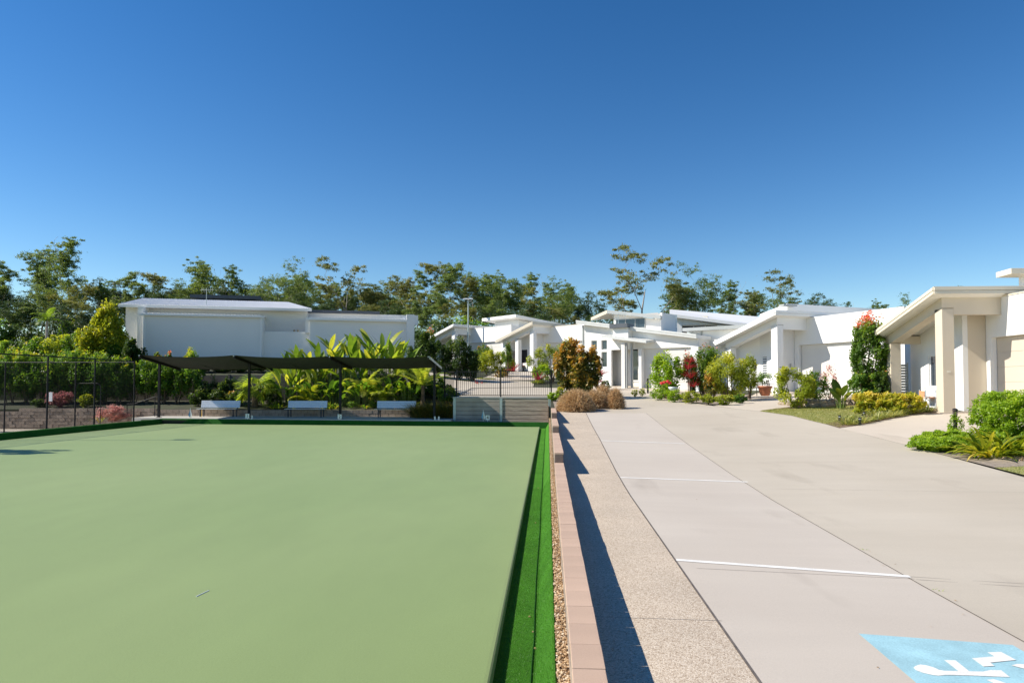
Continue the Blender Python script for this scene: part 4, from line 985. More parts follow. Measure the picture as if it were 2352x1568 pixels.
(a0, z0), (a1, z1) = c(1575, 757, 2.4), c(1668, 762, 2.4)
for i in range(4):
    x0 = a0+(a1-a0)*i/4; x1 = x0+(a1-a0)/4-.04; b = B(); b.pry([(x0, z0-.02*i), (x1, z0-.02*i-.02), (x1, z0-.02*i+.03), (x0, z0-.02*i+.05)], 2.4, 3.6); b.build('panel', 'solar_panel', sp)
B().box(a0, a1, 2.6, 2.66, z0-.35, z0-.07).build('support_rail', 'galvanised', sp)
# --- house E behind: white skillion roof with window strip
KE = PY(1546, 850, 62); FE = Fr(KE, R(-10)); E = thing('house', 'white house with tilted flat roof and long clerestory window behind the solar panels', 'house', KE, R(-10))
(x0, z0), (x1, z1) = FE.on(1546, 725, 0), FE.on(1722, 750, 0)
(x2, z2) = FE.on(1760, 731, 7)
b = B(); b.loft([(x0-.3, -.4, z0+.15), (x0-.3, -.4, z0-.12), (x1+1, -.4, z1-.22), (x1+1, -.4, z1+.05)], [(x0-.3, 7, z2+1.1), (x0-.3, 7, z2+.8), (x2+1, 7, z2-.3), (x2+1, 7, z2)]); b.build('roof', 'white_metal', E)
p0, zz0 = FE.on(1552, 755, .2); p1, _ = FE.on(1566, 740, .2); p2, _ = FE.on(1648, 740, .2)
def zE(x): return z0-.13+(z1-z0-.1)*(x-x0)/(x1-x0)
b = B(); b.pry([(p0, -2), (p1, -2), (p1, zE(p1)), (p0, zE(p0))], .2, .5); b.pry([(p2, -2), (x1, -2), (x1, zE(x1)), (p2, zE(p2))], .2, .5); b.pry([(p1, -2), (p2, -2), (p2, zE(p2)-1.15), (p1, zE(p2)-1.15)], .2, .5)
b.build('wall', 'white_render', E)
B().pry([(p0, -2), (x2, -2), (x2, z2-.32), (p0, z2+.7)], 6.5, 6.7).build('rear_wall', 'white_render', E)
window(E, p1, p2, .35, zE(p2)-1.12, zE(p2)-.02, 'beige_render', 'dark_interior', 'y', 2, fw=.08)
b = B(); b.pry([(p1, zE(p2)), (p2, zE(p2)), (p1, zE(p1))], .25, .45); b.build('wall', 'white_render', E)
sm = PY(1500, 850, 64); E2 = thing('house', 'small cream roofed house peeking between two white roofs', 'house', (sm.x, 64, sm.z), R(-15)); F2 = Fr((sm.x, 64, sm.z), R(-15))
(x0, z0), (x1, z1), (x2, z2) = F2.on(1483, 742, 0), F2.on(1508, 729, 0), F2.on(1548, 731, 0)
b = B(); b.loft([(x1, 0, z1), (x1, 0, z1-.2), (x2+3, 0, z1-.2), (x2+3, 0, z1)], [(x0, 4, z0+.5), (x0, 4, z0+.3), (x2+3, 4, z0+.3), (x2+3, 4, z0+.5)]); b.build('roof', 'cream_metal', E2)
B().box(x1+.3, x2+2.5, .3, 3.5, -2, z1-.2).build('wall', 'warm_white_render', E2)

# --- long pale house on the left terrace
OL = PY(273, 830, 51.4); OL.z = 3.4; FL = Fr(OL, R(16)); Lh = thing('house', 'long pale house with blank shaded walls and white corrugated roof above the garden', 'house', OL, R(16))
def q(x, y, yl=0): return FL.on(x, y, yl)
(xa_, zE0), (xb_, zE1) = q(273, 697, 0), q(716, 709, 0); ze = (zE0+zE1)/2
(xc_, zr0), (xd_, zr1) = q(251, 679, 6), q(662, 697, 6); zr2 = (zr0+zr1)/2
EO = [(xa_, 0, ze), (xb_, 0, ze), (xd_, 6, zr2), (xa_-.0, 6, zr2)]
b = B(); b.loft([(x, y, z-.1) for x, y, z in EO], EO); rf = b.build('roof', 'white_metal', Lh)
b = B(); k = int((xb_-xa_)/.19)
for i in range(k):
    x = xa_+(xb_-xa_)*(i+.5)/k; xe = min(x, xd_) if x > xd_ else x
    t_ = 1.0 if x <= xd_ else max(0.05, (xb_-x)/(xb_-xd_))
    b.tube([(x, -.02, ze+.012), (x, 6*t_, ze+(zr2-ze)*t_+.012)], .02, 4, False)
b.build('roof_ribs', 'white_metal', rf)
B().box(xa_-.02, xb_, -.12, .0, ze-.24, ze-.04).build('gutter', 'white_metal', rf)
(wl, _), (wr, _) = q(288, 760, .7), q(706, 760, .7)
B().box(wl, wr, .7, .9, -1, ze-.02).build('wall', 'warm_white_render', Lh)
B().box(wl, wl+.2, .9, 6, -1, ze+.0).build('wall', 'warm_white_render', Lh)
for i in range(int((wr-wl-9)/.3)): B().box(wr-.15-i*.3-.02, wr-.15-i*.3, .685, .699, q(650, 762, .7)[1], ze-.26).build('cladding_batten', 'warm_white_render', Lh)
# left blank block with corrugated edge
(a0, z0), (a1, z1) = q(328, 718, -.9), q(604, 730, -.9); zt_ = (z0+z1)/2
B().box(a0, a1, -.9, .69, -1, zt_).build('side_block', 'pale_blue_grey', Lh, .01)
B().box(a0-.12, a1+.12, -1.02, .69, zt_, zt_+.05).build('block_roof', 'white_metal', Lh)
b = B()
for i in range(int((a1-a0)/.26)): b.tube([(a0+.13+i*.26, -1.05, zt_+.075), (a0+.13+i*.26, .68, zt_+.20)], .05, 5)
b.build('roof_ribs', 'white_metal', Lh)
B().box(a0-.12, a1+.12, -1.10, -1.02, zt_-.10, zt_+.045).build('gutter', 'white_metal', Lh)
B().box(a0-.42, a0-.02, -.7, .69, -1, ze-.25).build('pier', 'pale_blue_grey', Lh)
B().box(a0+.06, a0+.16, -.99, -.905, -1, zt_-.02).build('downpipe', 'white_metal', Lh); B().box(a1-.2, a1-.08, -.99, -.905, -1, zt_-.02).build('downpipe', 'white_metal', Lh)
# low link wall
(a2, z2) = q(704, 762, -.5); B().box(a1+.005, a2+.8, -.5, -.3, -1, z2).build('link_wall', 'pale_blue_grey', Lh)
# right block with parapet pier and raked end
(a2, z0), (a3, z1) = q(712, 732, -.9), q(948, 735, -.9); zt_ = z0
B().box(a2, a3, -.9, 4, -1, zt_).build('side_block', 'pale_blue_grey', Lh, .01)
B().box(a2-.25, a3-.2, -1.05, 4, zt_+.005, zt_+.09).build('block_roof', 'white_metal', Lh); 
b = B()
for i in range(int((a3-a2-.5)/.26)): b.tube([(a2+.13+i*.26, -1.08, zt_+.10), (a2+.13+i*.26, 3.9, zt_+.22)], .045, 5)
b.build('roof_ribs', 'white_metal', Lh)
B().box(a2-.3, a3-.3, -1.14, -1.06, zt_-.12, zt_+.08).build('gutter', 'white_metal', Lh)
(p0, zz0) = q(934, 722, -1.1); B().box(p0, a3+.12, -1.15, -.905, -1, zz0).build('pier', 'white_render', Lh)
(r0_, rz0) = q(890, 736, .2); b = B(); b.pry([(r0_, rz0-.3), (a3+.1, rz0-.3), (a3+.1, zz0), (a3-.4, zz0)], .1, .3); b.build('parapet', 'white_render', Lh)
b = B(); b.box(a2-.38, a2-.02, -.75, -.55, z2-.1, zt_-.02); b.build('downpipe_head', 'white_render', Lh)
# upper right wall behind with dark capping
(u0, v0), (u1, v1) = q(716, 716, 3), q(872, 722, 3)
B().box(u0-1, u1+3.4, 3, 3.2, zt_, v0-.1).build('upper_wall', 'warm_white_render', Lh); B().box(u0-1, u1, 2.8, 6, v0-.1, v0+.16).build('upper_capping', 'dark_grey_metal', Lh)
# two garden ornaments on the link wall
for i, x in enumerate((800, 806)):
    b = B(); b.lathe([(.06, 0), (.10, .06), (.09, .14), (.05, .18)], (0, 0, 0), 10); xx_, zz_ = q(676+8*i, 762, -.4)
    w = Lh.matrix_basis @ Vector((xx_, -.4, z2)); tag(b.build('garden_ornament', 'rock_tan', None, 0, True, w), 'small round ornament sitting on the low pale wall', 'ornament', 'ornaments on the pale wall')
# dark roofed house behind
p = PY(516, 760, 70); Dk = thing('house', 'grey house with dark flat roof rising behind the long pale house', 'house', (p.x, 70, 5), R(14)); FD = Fr((p.x, 70, 5), R(14))
(x0, z0), (x1, z1) = FD.on(436, 673, 0), FD.on(597, 682, 0); zz_ = (z0+z1)/2
b = B(); b.prx([(0, zz_), (0, zz_-.35), (6, zz_-.9), (6, zz_-.55)], x0, x1); b.build('roof', 'dark_grey_metal', Dk)
B().box(x0+.5, x1-.6, .5, 5, -2, zz_-.55).build('wall', 'pale_blue_grey', Dk)
p = PY(390, 760, 64); Dk = thing('house', 'low dark capped roof just showing over the corrugated white roof', 'house', (p.x, 64, 5), R(14)); FD = Fr((p.x, 64, 5), R(14))
(x0, z0), (x1, z1) = FD.on(318, 687, 0), FD.on(460, 692, 0)
B().box(x0, x1, 0, 4, z0-.3, z0).build('roof', 'dark_grey_metal', Dk, .02); B().box(x0+.4, x1-.4, .4, 3.6, -2, z0-.3).build('wall', 'pale_blue_grey', Dk)
# street light: pale pole with a flat panel
p, tq = PY(1075, 860, 72), PY(1075, 688, 72); st = thing('street_light', 'pale pole with a flat panel head rising above the far roofs', 'street light', (p.x, 72, p.z-1)); h = tq.z-p.z+1
b = B(); b.tube([(0, 0, -.5), (0, 0, h)], [.10, .07], 8); b.build('pole', 'galvanised', st)
b = B(); b.prx([(-.25, h+.0), (.25, h+.1), (.25, h+.16), (-.25, h+.06)], -.55, .5); b.build('panel', 'white_plastic', st)
b = B(); b.tube([(0, 0, h-.25), (.35, 0, h-.1)], .03, 6); b.build('lamp_arm', 'galvanised', st)
# ================================================================== TREES
def euc_proto(seed, H=16., crown_from=.38, spread=.33, n=9000, leaf=.34, m='leaf_euc', sparse=False, lean=0., trunks=1):
    rng = np.random.default_rng(seed); br = B(); tips = []
    def grow(p, d, L, r, lev):
        segs = 4; pts = [p.copy()]; rs = [r]
        for i in range(segs):
            d = unit(d+rng.normal(0, .13+.05*lev, 3)+np.array([0, 0, .10 if lev else .05])); p = p+d*L/segs; pts.append(p.copy()); rs.append(r*(1-(.45 if lev else .78)*(i+1)/segs))
            if lev < 3 and i >= (1 if lev else 1) and (lev or p[2] > H*crown_from*.8):
                for _ in range(1 if lev else 2):
                    if rng.uniform() < .8:
                        a = rng.uniform(0, 6.28); s = np.array([math.cos(a), math.sin(a), rng.uniform(.15, .75)]); grow(p.copy(), unit(d*.45+s), L*rng.uniform(.42, .66), rs[-1]*.6, lev+1)
        br.tube(pts, [max(.018, q) for q in rs], 5 if lev else 7, False)
        if lev >= 1: tips.append((p.copy(), lev))
        if lev >= 2: tips.append((pts[-2], lev))
    for k in range(trunks):
        d0 = unit(np.array([lean+rng.normal(0, .05)+(k-.5*(trunks-1))*.22, rng.normal(0, .06), 1])); grow(np.array([k*.3, 0, -.4]), d0, H*.80, H*.0165, 0)
    T = np.array([t[0] for t in tips]); zmax = T[:, 2].max(); T = T[T[:, 2] > H*crown_from*.75]
    rad = np.linalg.norm(T[:, :2], axis=1); lim = H*spread; T[:, :2] *= np.minimum(1, lim/np.maximum(rad, .01))[:, None]**.7
    if sparse: T = T[rng.uniform(size=len(T)) < .7]
    # every twig end carries a few loose sprays of hanging leaves
    S = np.repeat(T, 5, 0)+rng.normal(0, 1, (len(T)*5, 3))*H*np.array([.045, .045, .026])
    cs = rng.uniform(.3, 1.0, len(S))*H*.032; ct = np.repeat(rng.uniform(0, 1, len(T)), 5)*.6+rng.uniform(0, .4, len(S))
    k = rng.integers(0, len(S), n)
    off = rng.normal(size=(n, 3))*cs[k][:, None]*np.array([.8, .8, .42])
    P = S[k]+off
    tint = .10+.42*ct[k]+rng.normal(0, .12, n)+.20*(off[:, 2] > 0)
    V = leafquads(P, leaf, rng, .34, (0, 0, -.75), .7)
    cm = leafmesh('crown', V, tint, m); bmh = br.mesh('trunk'); bmh.materials.append(MATS['bark_grey']); bmh.shade_smooth()
    return cm, bmh, max(zmax, 1)+H*.03
EUC = [euc_proto(101, n=19000), euc_proto(202, crown_from=.5, spread=.28, n=15000, m='leaf_euc'), euc_proto(303, crown_from=.3, spread=.36, n=20000, m='leaf_euc_olive'),
       euc_proto(404, crown_from=.42, spread=.30, n=9000, m='leaf_euc_olive', sparse=True), euc_proto(505, crown_from=.25, spread=.40, n=21000, m='leaf_euc_dark', trunks=2),
       euc_proto(606, crown_from=.35, spread=.42, n=18000, m='leaf_euc', trunks=2), euc_proto(707, crown_from=.55, spread=.24, n=13000, m='leaf_euc', lean=.08)]
LAB = ['tall gum tree with clumped green crown', 'slender gum tree with high open crown', 'broad olive gum tree with brownish foliage', 'sparse gum tree with bare limbs',
       'dense dark gum tree branching low', 'spreading gum tree with two trunks', 'leaning gum tree with small high crown']
rng = np.random.default_rng(900)
def gum(x, ytop, Y, k, where, wide=1.0):
    cm, tm, h0 = EUC[k]; top = PY(x, ytop, Y); g = G(top.x, Y); s = (top.z-g)/h0
    t = thing('gum_tree', LAB[k]+' '+where, 'tree', (top.x, Y, g), rng.uniform(0, 6.28), 'gum trees on the skyline'); t.scale = (s*wide, s*wide, s)
    place('trunk', tm, t); place('crown', cm, t)
wl_ = 'above the left garden hedge'
for x, y, Y, k, w in ((-40, 640, 96, 4, 1.1), (22, 612, 92, 0, 1.05), (70, 640, 99, 4, 1.0), (97, 560, 95, 1, .9), (128, 618, 90, 5, 1), (165, 650, 86, 2, .9), (206, 562, 93, 6, 1.15), (240, 640, 100, 4, .9), (5, 690, 80, 4, 1.1), (150, 700, 78, 4, 1.2), (255, 670, 96, 0, .9), (60, 680, 82, 0, 1.1), (200, 690, 80, 2, 1.1), (110, 675, 84, 4, 1.1)):
    gum(x, y, Y, k, wl_, w)
wl_ = 'behind the corrugated roof'
for x, y, Y, k, w in ((290, 648, 106, 5, 1.1), (400, 640, 112, 0, 1.1), (445, 640, 104, 5, 1.0), (545, 645, 110, 0, 1.1), (660, 640, 112, 0, 1.1), (710, 655, 104, 5, 1.1), (760, 668, 112, 0, 1.1)):
    gum(x, y, Y, k, wl_, w)
for x, y, Y, k, w in ((318, 622, 98, 0, 1.1), (372, 632, 104, 2, 1.1), (420, 650, 96, 4, 1), (474, 597, 97, 1, 1.15), (512, 640, 108, 4, .9), (575, 612, 104, 6, 1.1), (636, 588, 98, 5, .95), (688, 628, 106, 1, 1), (730, 672, 92, 4, 1.0), (612, 640, 112, 4, 1.2), (350, 665, 110, 4, 1.2)):
    gum(x, y, Y, k, wl_, w)
wl_ = 'in the stand behind the bend'
for x, y, Y, k, w in ((798, 594, 98, 3, 1.1), (768, 652, 108, 2, 1.1), (845, 648, 104, 4, 1), (893, 642, 98, 2, 1.1), (938, 628, 100, 3, 1.1), (985, 610, 96, 6, 1.2), (1030, 604, 101, 2, 1.0), (1085, 602, 104, 0, .95), (1140, 622, 98, 1, 1.1), (1185, 634, 110, 6, 1.1),
                      (1225, 650, 103, 3, 1.1), (1262, 640, 96, 5, .85), (1312, 648, 99, 1, 1.0), (1345, 668, 104, 4, .8), (870, 690, 90, 4, 1.2), (960, 690, 88, 4, 1.2), (1050, 690, 92, 2, 1.2), (1130, 690, 94, 4, 1.1), (1205, 700, 90, 4, 1.1), (1290, 705, 92, 2, 1), (1010, 680, 84, 0, 1.1), (1160, 690, 86, 0, 1.0), (830, 700, 84, 2, 1.1), (920, 695, 86, 0, 1.0)):
    gum(x, y, Y, k, wl_, w)
for x, y, Y, k, w in ((820, 655, 112, 0, 1.1), (910, 640, 112, 5, 1.1), (960, 635, 108, 0, 1.1), (1110, 628, 112, 5, 1.1), (1165, 640, 104, 0, 1.0), (1235, 662, 108, 0, 1.1)):
    gum(x, y, Y, k, wl_, w)
wl_ = 'behind the street of white houses'
for x, y, Y, k, w in ((1482, 572, 84, 3, 1.25), (1592, 606, 88, 5, .95), (1545, 660, 96, 1, 1.0), (1648, 652, 94, 6, 1.1), (1425, 690, 96, 2, 1.1), (1785, 628, 92, 3, 1.2), (1740, 665, 96, 1, 1.0), (1810, 650, 90, 5, .9), (1868, 672, 98, 4, .9), (1700, 680, 100, 6, 1), (2052, 676, 78, 5, .9), (2015, 690, 84, 1, .9), (2246, 655, 74, 3, .9), (1905, 688, 96, 4, .9)):
    gum(x, y, Y, k, wl_, w)
# understorey in the stand
for i, x in enumerate(list(range(-20, 320, 62))+list(range(720, 1440, 60))+[1650, 1690, 1740, 1790]):
    Y = 76+(i*37 % 9)*1.3; p = PY(x, 760, Y); top = PY(x, 716+(i*53 % 30), Y); g = G(p.x, Y); hgt = top.z-g
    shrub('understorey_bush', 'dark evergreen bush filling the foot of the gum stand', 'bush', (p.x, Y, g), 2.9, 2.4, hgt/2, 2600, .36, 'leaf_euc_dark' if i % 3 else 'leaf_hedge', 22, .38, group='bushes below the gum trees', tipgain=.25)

# ================================================================== GARDEN, LEFT SIDE
def at(x, y, Y): p = PY(x, y, Y); return (p.x, Y, p.z)
def on(x, Y): p = PY(x, 900, Y); return (p.x, Y, G(p.x, Y))
def hedge(x, ytop, Y, wpx, label, m='leaf_hedge', n=3600, base=None, **k):
    p = on(x, Y); z0 = p[2] if base is None else base; hgt = PY(x, ytop, Y).z-z0; rx = wpx/2/ppm(Y)
    return shrub(k.pop('name', 'hedge_shrub'), label, 'shrub', (p[0], Y, z0), rx, rx*k.pop('deep', .9), hgt/2, int(n*1.2), k.pop('leaf', .13)*1.2, m, k.pop('K', 50), k.pop('cr', .27), **k)
tag_l = 'leafy lilly pilly shrub with yellow new tips in the hedge behind the court fence'
for i, (x, yt, w) in enumerate(((-12, 816, 90), (28, 790, 90), (62, 798, 86), (98, 806, 86), (135, 800, 90), (172, 796, 86), (205, 805, 86), (240, 806, 86), (275, 816, 76))):
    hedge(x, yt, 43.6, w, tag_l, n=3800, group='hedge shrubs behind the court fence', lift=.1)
tag_l = 'leafy shrub with bare lower stems against the dark retaining wall behind the shelter'
for i, (x, yt, w) in enumerate(((305, 826, 76), (338, 812, 72), (372, 820, 74), (408, 826, 70), (440, 798, 62))):
    hedge(x, yt, 43.8, w, tag_l, n=2800, group='shrubs on stems behind the shelter', low=.22, stems=6)
tag_l = 'tall upper terrace shrub with mixed green and gold leaves'
for i, (x, yt, w) in enumerate(((-5, 776, 100), (45, 770, 95), (92, 772, 94), (132, 760, 90), (172, 756, 88), (306, 790, 66), (262, 780, 80))):
    hedge(x, yt, 48.5, w, tag_l, n=2800, m=['leaf_hedge', 'leaf_dark', 'leaf_hedge', 'leaf_light', 'leaf_hedge', 'leaf_dark', 'leaf_hedge'][i], group='shrubs on the upper terrace', leaf=.16)
hedge(150, 770, 52, 70, 'bush with rusty red flower heads on the upper terrace', 'leaf_redtip', 2200, tipgain=.6, tipfrom=.7)
hedge(72, 806, 46.2, 50, 'golden yellow shrub rising above the court fence rail', 'leaf_yellow', 2600)
hedge(243, 684, 48.6, 138, 'large golden green tree like shrub beside the pale house corner', 'leaf_yellow', 9500, name='golden_tree', K=150, cr=.2, leaf=.2, shape='cone', tipgain=.35, stems=6, t0=.34)
hedge(205, 735, 48.0, 74, 'yellow green side bush leaning against the golden tree', 'leaf_yellow', 2600, leaf=.16, tipgain=.1, t0=.34)
hedge(300, 775, 47.5, 44, 'drooping dark green bush hiding the pale house corner', 'leaf_dark', 2000, leaf=.2)
for x, yt in ((284, 842), (360, 806), (385, 804)): hedge(x, yt, 46.4, 24, 'young shrub with coppery tips at the edge of the pale wall', 'leaf_redtip', 900, tipgain=.5, tipfrom=.4, group='coppery shrubs along the pale wall')
hedge(432, 797, 46.6, 40, 'round yellow green shrub before the blank pale wall', 'leaf_yellow', 1700)
hedge(138, 893, 42.0, 62, 'pink flowering bush behind the court fence sign', 'leaf_magenta', 2200, name='flower_bush', leaf=.10)
hedge(200, 905, 42.0, 42, 'small golden bush behind the court fence', 'leaf_yellow', 1600, leaf=.10)
hedge(90, 915, 42.0, 40, 'dull green tuft on top of the court wall', 'leaf_dark', 900, leaf=.10)
p = PY(259, 960, 39.6); shrub('flower_bush', 'wide low bush covered in coral pink flowers at the green corner', 'shrub', (p.x, 39.6, .0), 1.15, .8, .52, 5200, .085, 'leaf_pink', 40, .3, tipgain=.3, tipfrom=.3)
strap_clump('strap_plant', 'single pale strap leaved plant beside the coral bush', 'plant', (PY(230, 962, 39.2).x, 39.2, .0), 10, .7, .05, 'leaf_strap', 1.3)

def palm(name, label, loc, hgt, nf, L, m='leaf_palm', trunk_r=.12, droop=1.6, rise=(.2, .97), dens=26, lw=.045, ll=.5, t0=.5, thin=1.0, trunk='palm_trunk'):
    """feather palm: trunk and separate fronds with leaflets"""
    rng = rngn(); t = thing(name, label, 'palm' if 'palm' in name else 'fern', loc)
    b = B(); b.tube([(0, 0, -.15), (.02, 0, hgt*.5), (0, .02, hgt)], [trunk_r*1.25, trunk_r, trunk_r*.85], 9); b.build('trunk', trunk, t)
    protos = []
    for v in range(3):
        Q = []; T = []; ang = 1.0; segs = dens; x = z = 0; st = L/segs; P = [(0., 0.)]; a = .9
        bend = droop*(.8+.25*v)
        for i in range(segs): x += math.cos(a)*st; z += math.sin(a)*st; a -= bend/segs*(.3+1.4*i/segs); P.append((x, z))
        for i in range(1, segs+1):
            tt = i/segs; l_ = ll*math.sin(math.pi*min(1, .12+tt*.9))**.7; (x, z), (xp, zp) = P[i], P[i-1]; tx, tz = unit(np.array([x-xp, z-zp]))
            for s in (-1, 1):
                e = np.array([x+tx*l_*.55, s*l_*.85, z+tz*l_*.55-l_*.28+rng.normal(0, .03)]); o_ = np.array([x, 0, z]); dx = np.array([tx, 0, tz])*lw*.5; mid = (o_+e)/2+np.array([0, 0, l_*.10])
                Q.append([o_-dx, mid-dx*1.1, mid+dx*1.1, o_+dx]); Q.append([mid-dx*1.1, e, e, mid+dx*1.1]); T += [t0+rng.normal(0, .15)]*2
            Q.append([np.array([xp, -.012, zp]), np.array([xp, .012, zp]), np.array([x, .010, z]), np.array([x, -.010, z])]); T.append(t0+.2)
        protos.append(leafmesh('frond', np.array(Q), np.array(T), m))
    for i in range(nf):
        az = i*2.399+rng.normal(0, .2); u = i/(nf-1); tilt = R(-38+70*u)+rng.normal(0, .08)
        place('frond', protos[i % 3], t, 0, (.04*math.cos(az), .04*math.sin(az), hgt-.03), (rng.normal(0, .15), tilt, az), (rng.uniform(.85, 1.1),)*3)
    return t
def fan_palm(label, loc, hgt, nf, r, m='leaf_palm'):
    rng = rngn(); t = thing('fan_palm', label, 'palm', loc); b = B(); b.tube([(0, 0, -.1), (0, 0, hgt)], [.20, .14], 9); b.build('trunk', 'palm_trunk', t)
    ps = []
    for v in range(2):
        Q = []; T = []; L = .75*r
        Q.append([(0, -.015, 0), (L, -.012, .35), (L, .012, .35), (0, .015, 0)]); T.append(.6)
        nseg = 30
        for i in range(nseg):
            a = R(-125+250*(i+.5)/nseg); da = R(250/nseg*.52); rr = r*(.85+.15*math.cos(a)); fold = .05*(1 if i % 2 else -1)
            def pt(an, ra, dz=0): return (L+ra*math.cos(an), ra*math.sin(an), .35+dz-.35*(ra/r)**2*r*.6-.25*abs(math.sin(an))*ra)
            Q.append([pt(a, .02), pt(a-da, rr*.62, fold), pt(a, rr, -.08), pt(a+da, rr*.62, fold)]); T.append(.5+rng.normal(0, .14))
        ps.append(leafmesh('fan_leaf', np.array(Q), np.array(T), m))
    for i in range(nf):
        az = i*2.399; tilt = R(-45+75*i/(nf-1)); place('fan_leaf', ps[i % 2], t, 0, (0, 0, hgt), (rng.normal(0, .3), tilt, az), (rng.uniform(.8, 1.1),)*3)
    return t
def bigleaf(name, label, loc, nf, L, W, m='leaf_tropic', stalk=.9, upright=(.86, .995), tint=.5, spread=.25, bend=.55):
    """clump of big paddle leaves, each leaf its own piece"""
    rng = rngn(); t = thing(name, label, 'plant', loc); ps = []
    for v in range(3):
        V = strap_leaf(L, W, bend*(.6+.5*v), 8, .985, .55, .22, .12); V = V+np.array([0, 0, 0]); T = np.full(len(V), tint+(-.38, -.05, .28)[v])+np.random.default_rng(v).normal(0, .05, len(V)); ps.append(leafmesh('leaf', V, T, m))
    b = B()
    for i in range(nf):
        az = rng.uniform(0, 6.28); r_ = spread*math.sqrt(rng.uniform()); x, y = r_*math.cos(az), r_*math.sin(az); h = stalk*rng.uniform(.4, 1.1); tilt = R(rng.uniform(2, 38))
        b.tube([(x, y, -.05), (x*1.3+.04*math.cos(az), y*1.3+.04*math.sin(az), h)], [.022, .014], 5)
        place('leaf', ps[i % 3], t, 0, (x*1.3+.04*math.cos(az), y*1.3+.04*math.sin(az), h-.02), (rng.normal(0, .25), tilt, az), (rng.uniform(.7, 1.12),)*3)
    b.build('stalks', 'leafstalk', t); return t
mat('leafstalk', (.11, .16, .03), .5, .2, 6)
tag_l = 'low dark shrub filling the terrace at the foot of the pale house'
for i, x in enumerate((330, 380, 470, 510, 550, 590, 630, 670, 930, 960)): hedge(x, 836-(i % 3)*5, 47.0, 62, tag_l, 'leaf_dark', 1500, leaf=.15, group='low shrubs below the pale house')
# the tropical bed behind the benches
Yt = 43.6
for i, (x, n_, st, L) in enumerate(((660, 11, 2.3, 1.5), (682, 10, 2.5, 1.5), (705, 10, 2.3, 1.6), (728, 9, 2.5, 1.6), (750, 11, 3.0, 1.6), (772, 11, 3.1, 1.7), (800, 11, 3.0, 1.8), (828, 12, 3.1, 1.8), (855, 12, 3.3, 1.8), (880, 10, 3.1, 1.75), (905, 9, 2.5, 1.6), (925, 8, 2.2, 1.5))):
    p = on(x, Yt+(i % 3)*.5); bigleaf('heliconia', 'tall heliconia clump with upright paddle leaves above the shade cloth', (p[0], p[1], p[2]), n_+11, L, .36, 'leaf_tropic', st, tint=.55, spread=.45)['group'] = 'heliconias behind the shelter'
for i, (x, Y) in enumerate(((655, 43), (680, 42.6), (705, 42.9), (728, 42.5), (752, 42.9), (778, 42.5), (806, 42.8), (830, 42.4), (858, 42.8), (885, 42.5), (915, 42.9), (940, 42.5))):
    p = on(x, Y); bigleaf('ginger_plant', 'leafy ginger clump filling the shaded bed behind the benches', p, 20, .95, .24, 'leaf_hedge', 1.0, tint=.45, spread=.5, bend=1.2)['group'] = 'gingers behind the benches'
p = on(915, 43.4); palm('feather_palm', 'bright feather palm rising above the right end of the shade cloth', p, 1.5, 13, 1.9, 'leaf_tropic', .09, 1.5, t0=.6)
p = on(838, 42.4); palm('feather_palm', 'arching golden feather palm under the shade cloth', p, .9, 12, 1.7, 'leaf_tropic', .08, 1.8, t0=.7)
p = on(705, 42.2); palm('feather_palm', 'low spreading feather palm behind the middle bench', p, .5, 11, 1.4, 'leaf_palm', .07, 1.8, t0=.6)
p = on(880, 42.0); palm('feather_palm', 'small drooping feather palm behind the bench by the tree fern', p, .5, 11, 1.2, 'leaf_tropic', .06, 1.9, t0=.6)
p = on(988, 42.0); palm('tree_fern', 'tree fern with wide horizontal yellow green fronds beside the last post', (p[0]-.45, 41.9, p[2]), 1.25, 17, 2.3, 'leaf_tropic', .12, 1.2, dens=40, lw=.05, ll=.34, t0=.62)
fan_palm('fan palm with pleated yellow leaves behind the shelter post', on(586, 42.2), .95, 13, .95, 'leaf_tropic')
p = on(545, 42.6); bigleaf('ginger_plant', 'low dark ginger clump left of the fan palm', p, 12, .8, .2, 'leaf_dark', .3, tint=.5, spread=.5, bend=1.3)
for i, x in enumerate((628, 640, 675, 742, 755, 768, 838, 930, 945)):
    p = on(x, 41.5); strap_clump('strap_plant', 'arching strap leaved plant at the low block wall', 'plant', p, 34, .62, .045, 'leaf_hedge', 1.9, group='strap plants along the garden wall', t0=.6)
for i, x in enumerate((808, 857)):
    p = on(x, 41.6); shrub('ball_shrub', 'clipped ball shrub behind the low block wall', 'shrub', p, .34, .34, .24, 1500, .05, 'leaf_hedge', 40, .22, group='clipped balls behind the wall', tipgain=.2)
for i, x in enumerate((455, 470, 485, 498, 512, 525, 540, 600, 615, 630)):
    p = on(x, 42.6+(i % 3)*.7); shrub('fern_bush', 'shaded fern tuft at the foot of the dark retaining wall', 'fern', p, .62, .5, .55+.2*(i % 3), 1300, .14, 'leaf_dark', 22, .34, group='ferns in the shaded bed')
p = on(535, 42.9); shrub('copper_bush', 'brownish red leaved bush in the shade left of the fan palm', 'shrub', p, .5, .4, .5, 700, .14, 'leaf_copper', 14, .4)
p = PY(905, 962, 40.9); strap_clump('dry_strap_plant', 'reddish dry strap plant behind the last bench', 'plant', (p.x, 41.5, .68), 26, .6, .03, 'leaf_dry', 1.6)
for i, (x, n_) in enumerate(((966, 800), (990, 800), (1014, 900), (1030, 800))):
    p = PY(x, 960, 39.2); strap_clump('reed_clump', 'dark reedy grass clump between the last shelter post and sleeper wall', 'grass', (p.x, 39.3, .15), n_, 1.35, .018, 'leaf_reed', 1.4, (.72, .99), .42, group='reedy clumps by the sleeper wall')

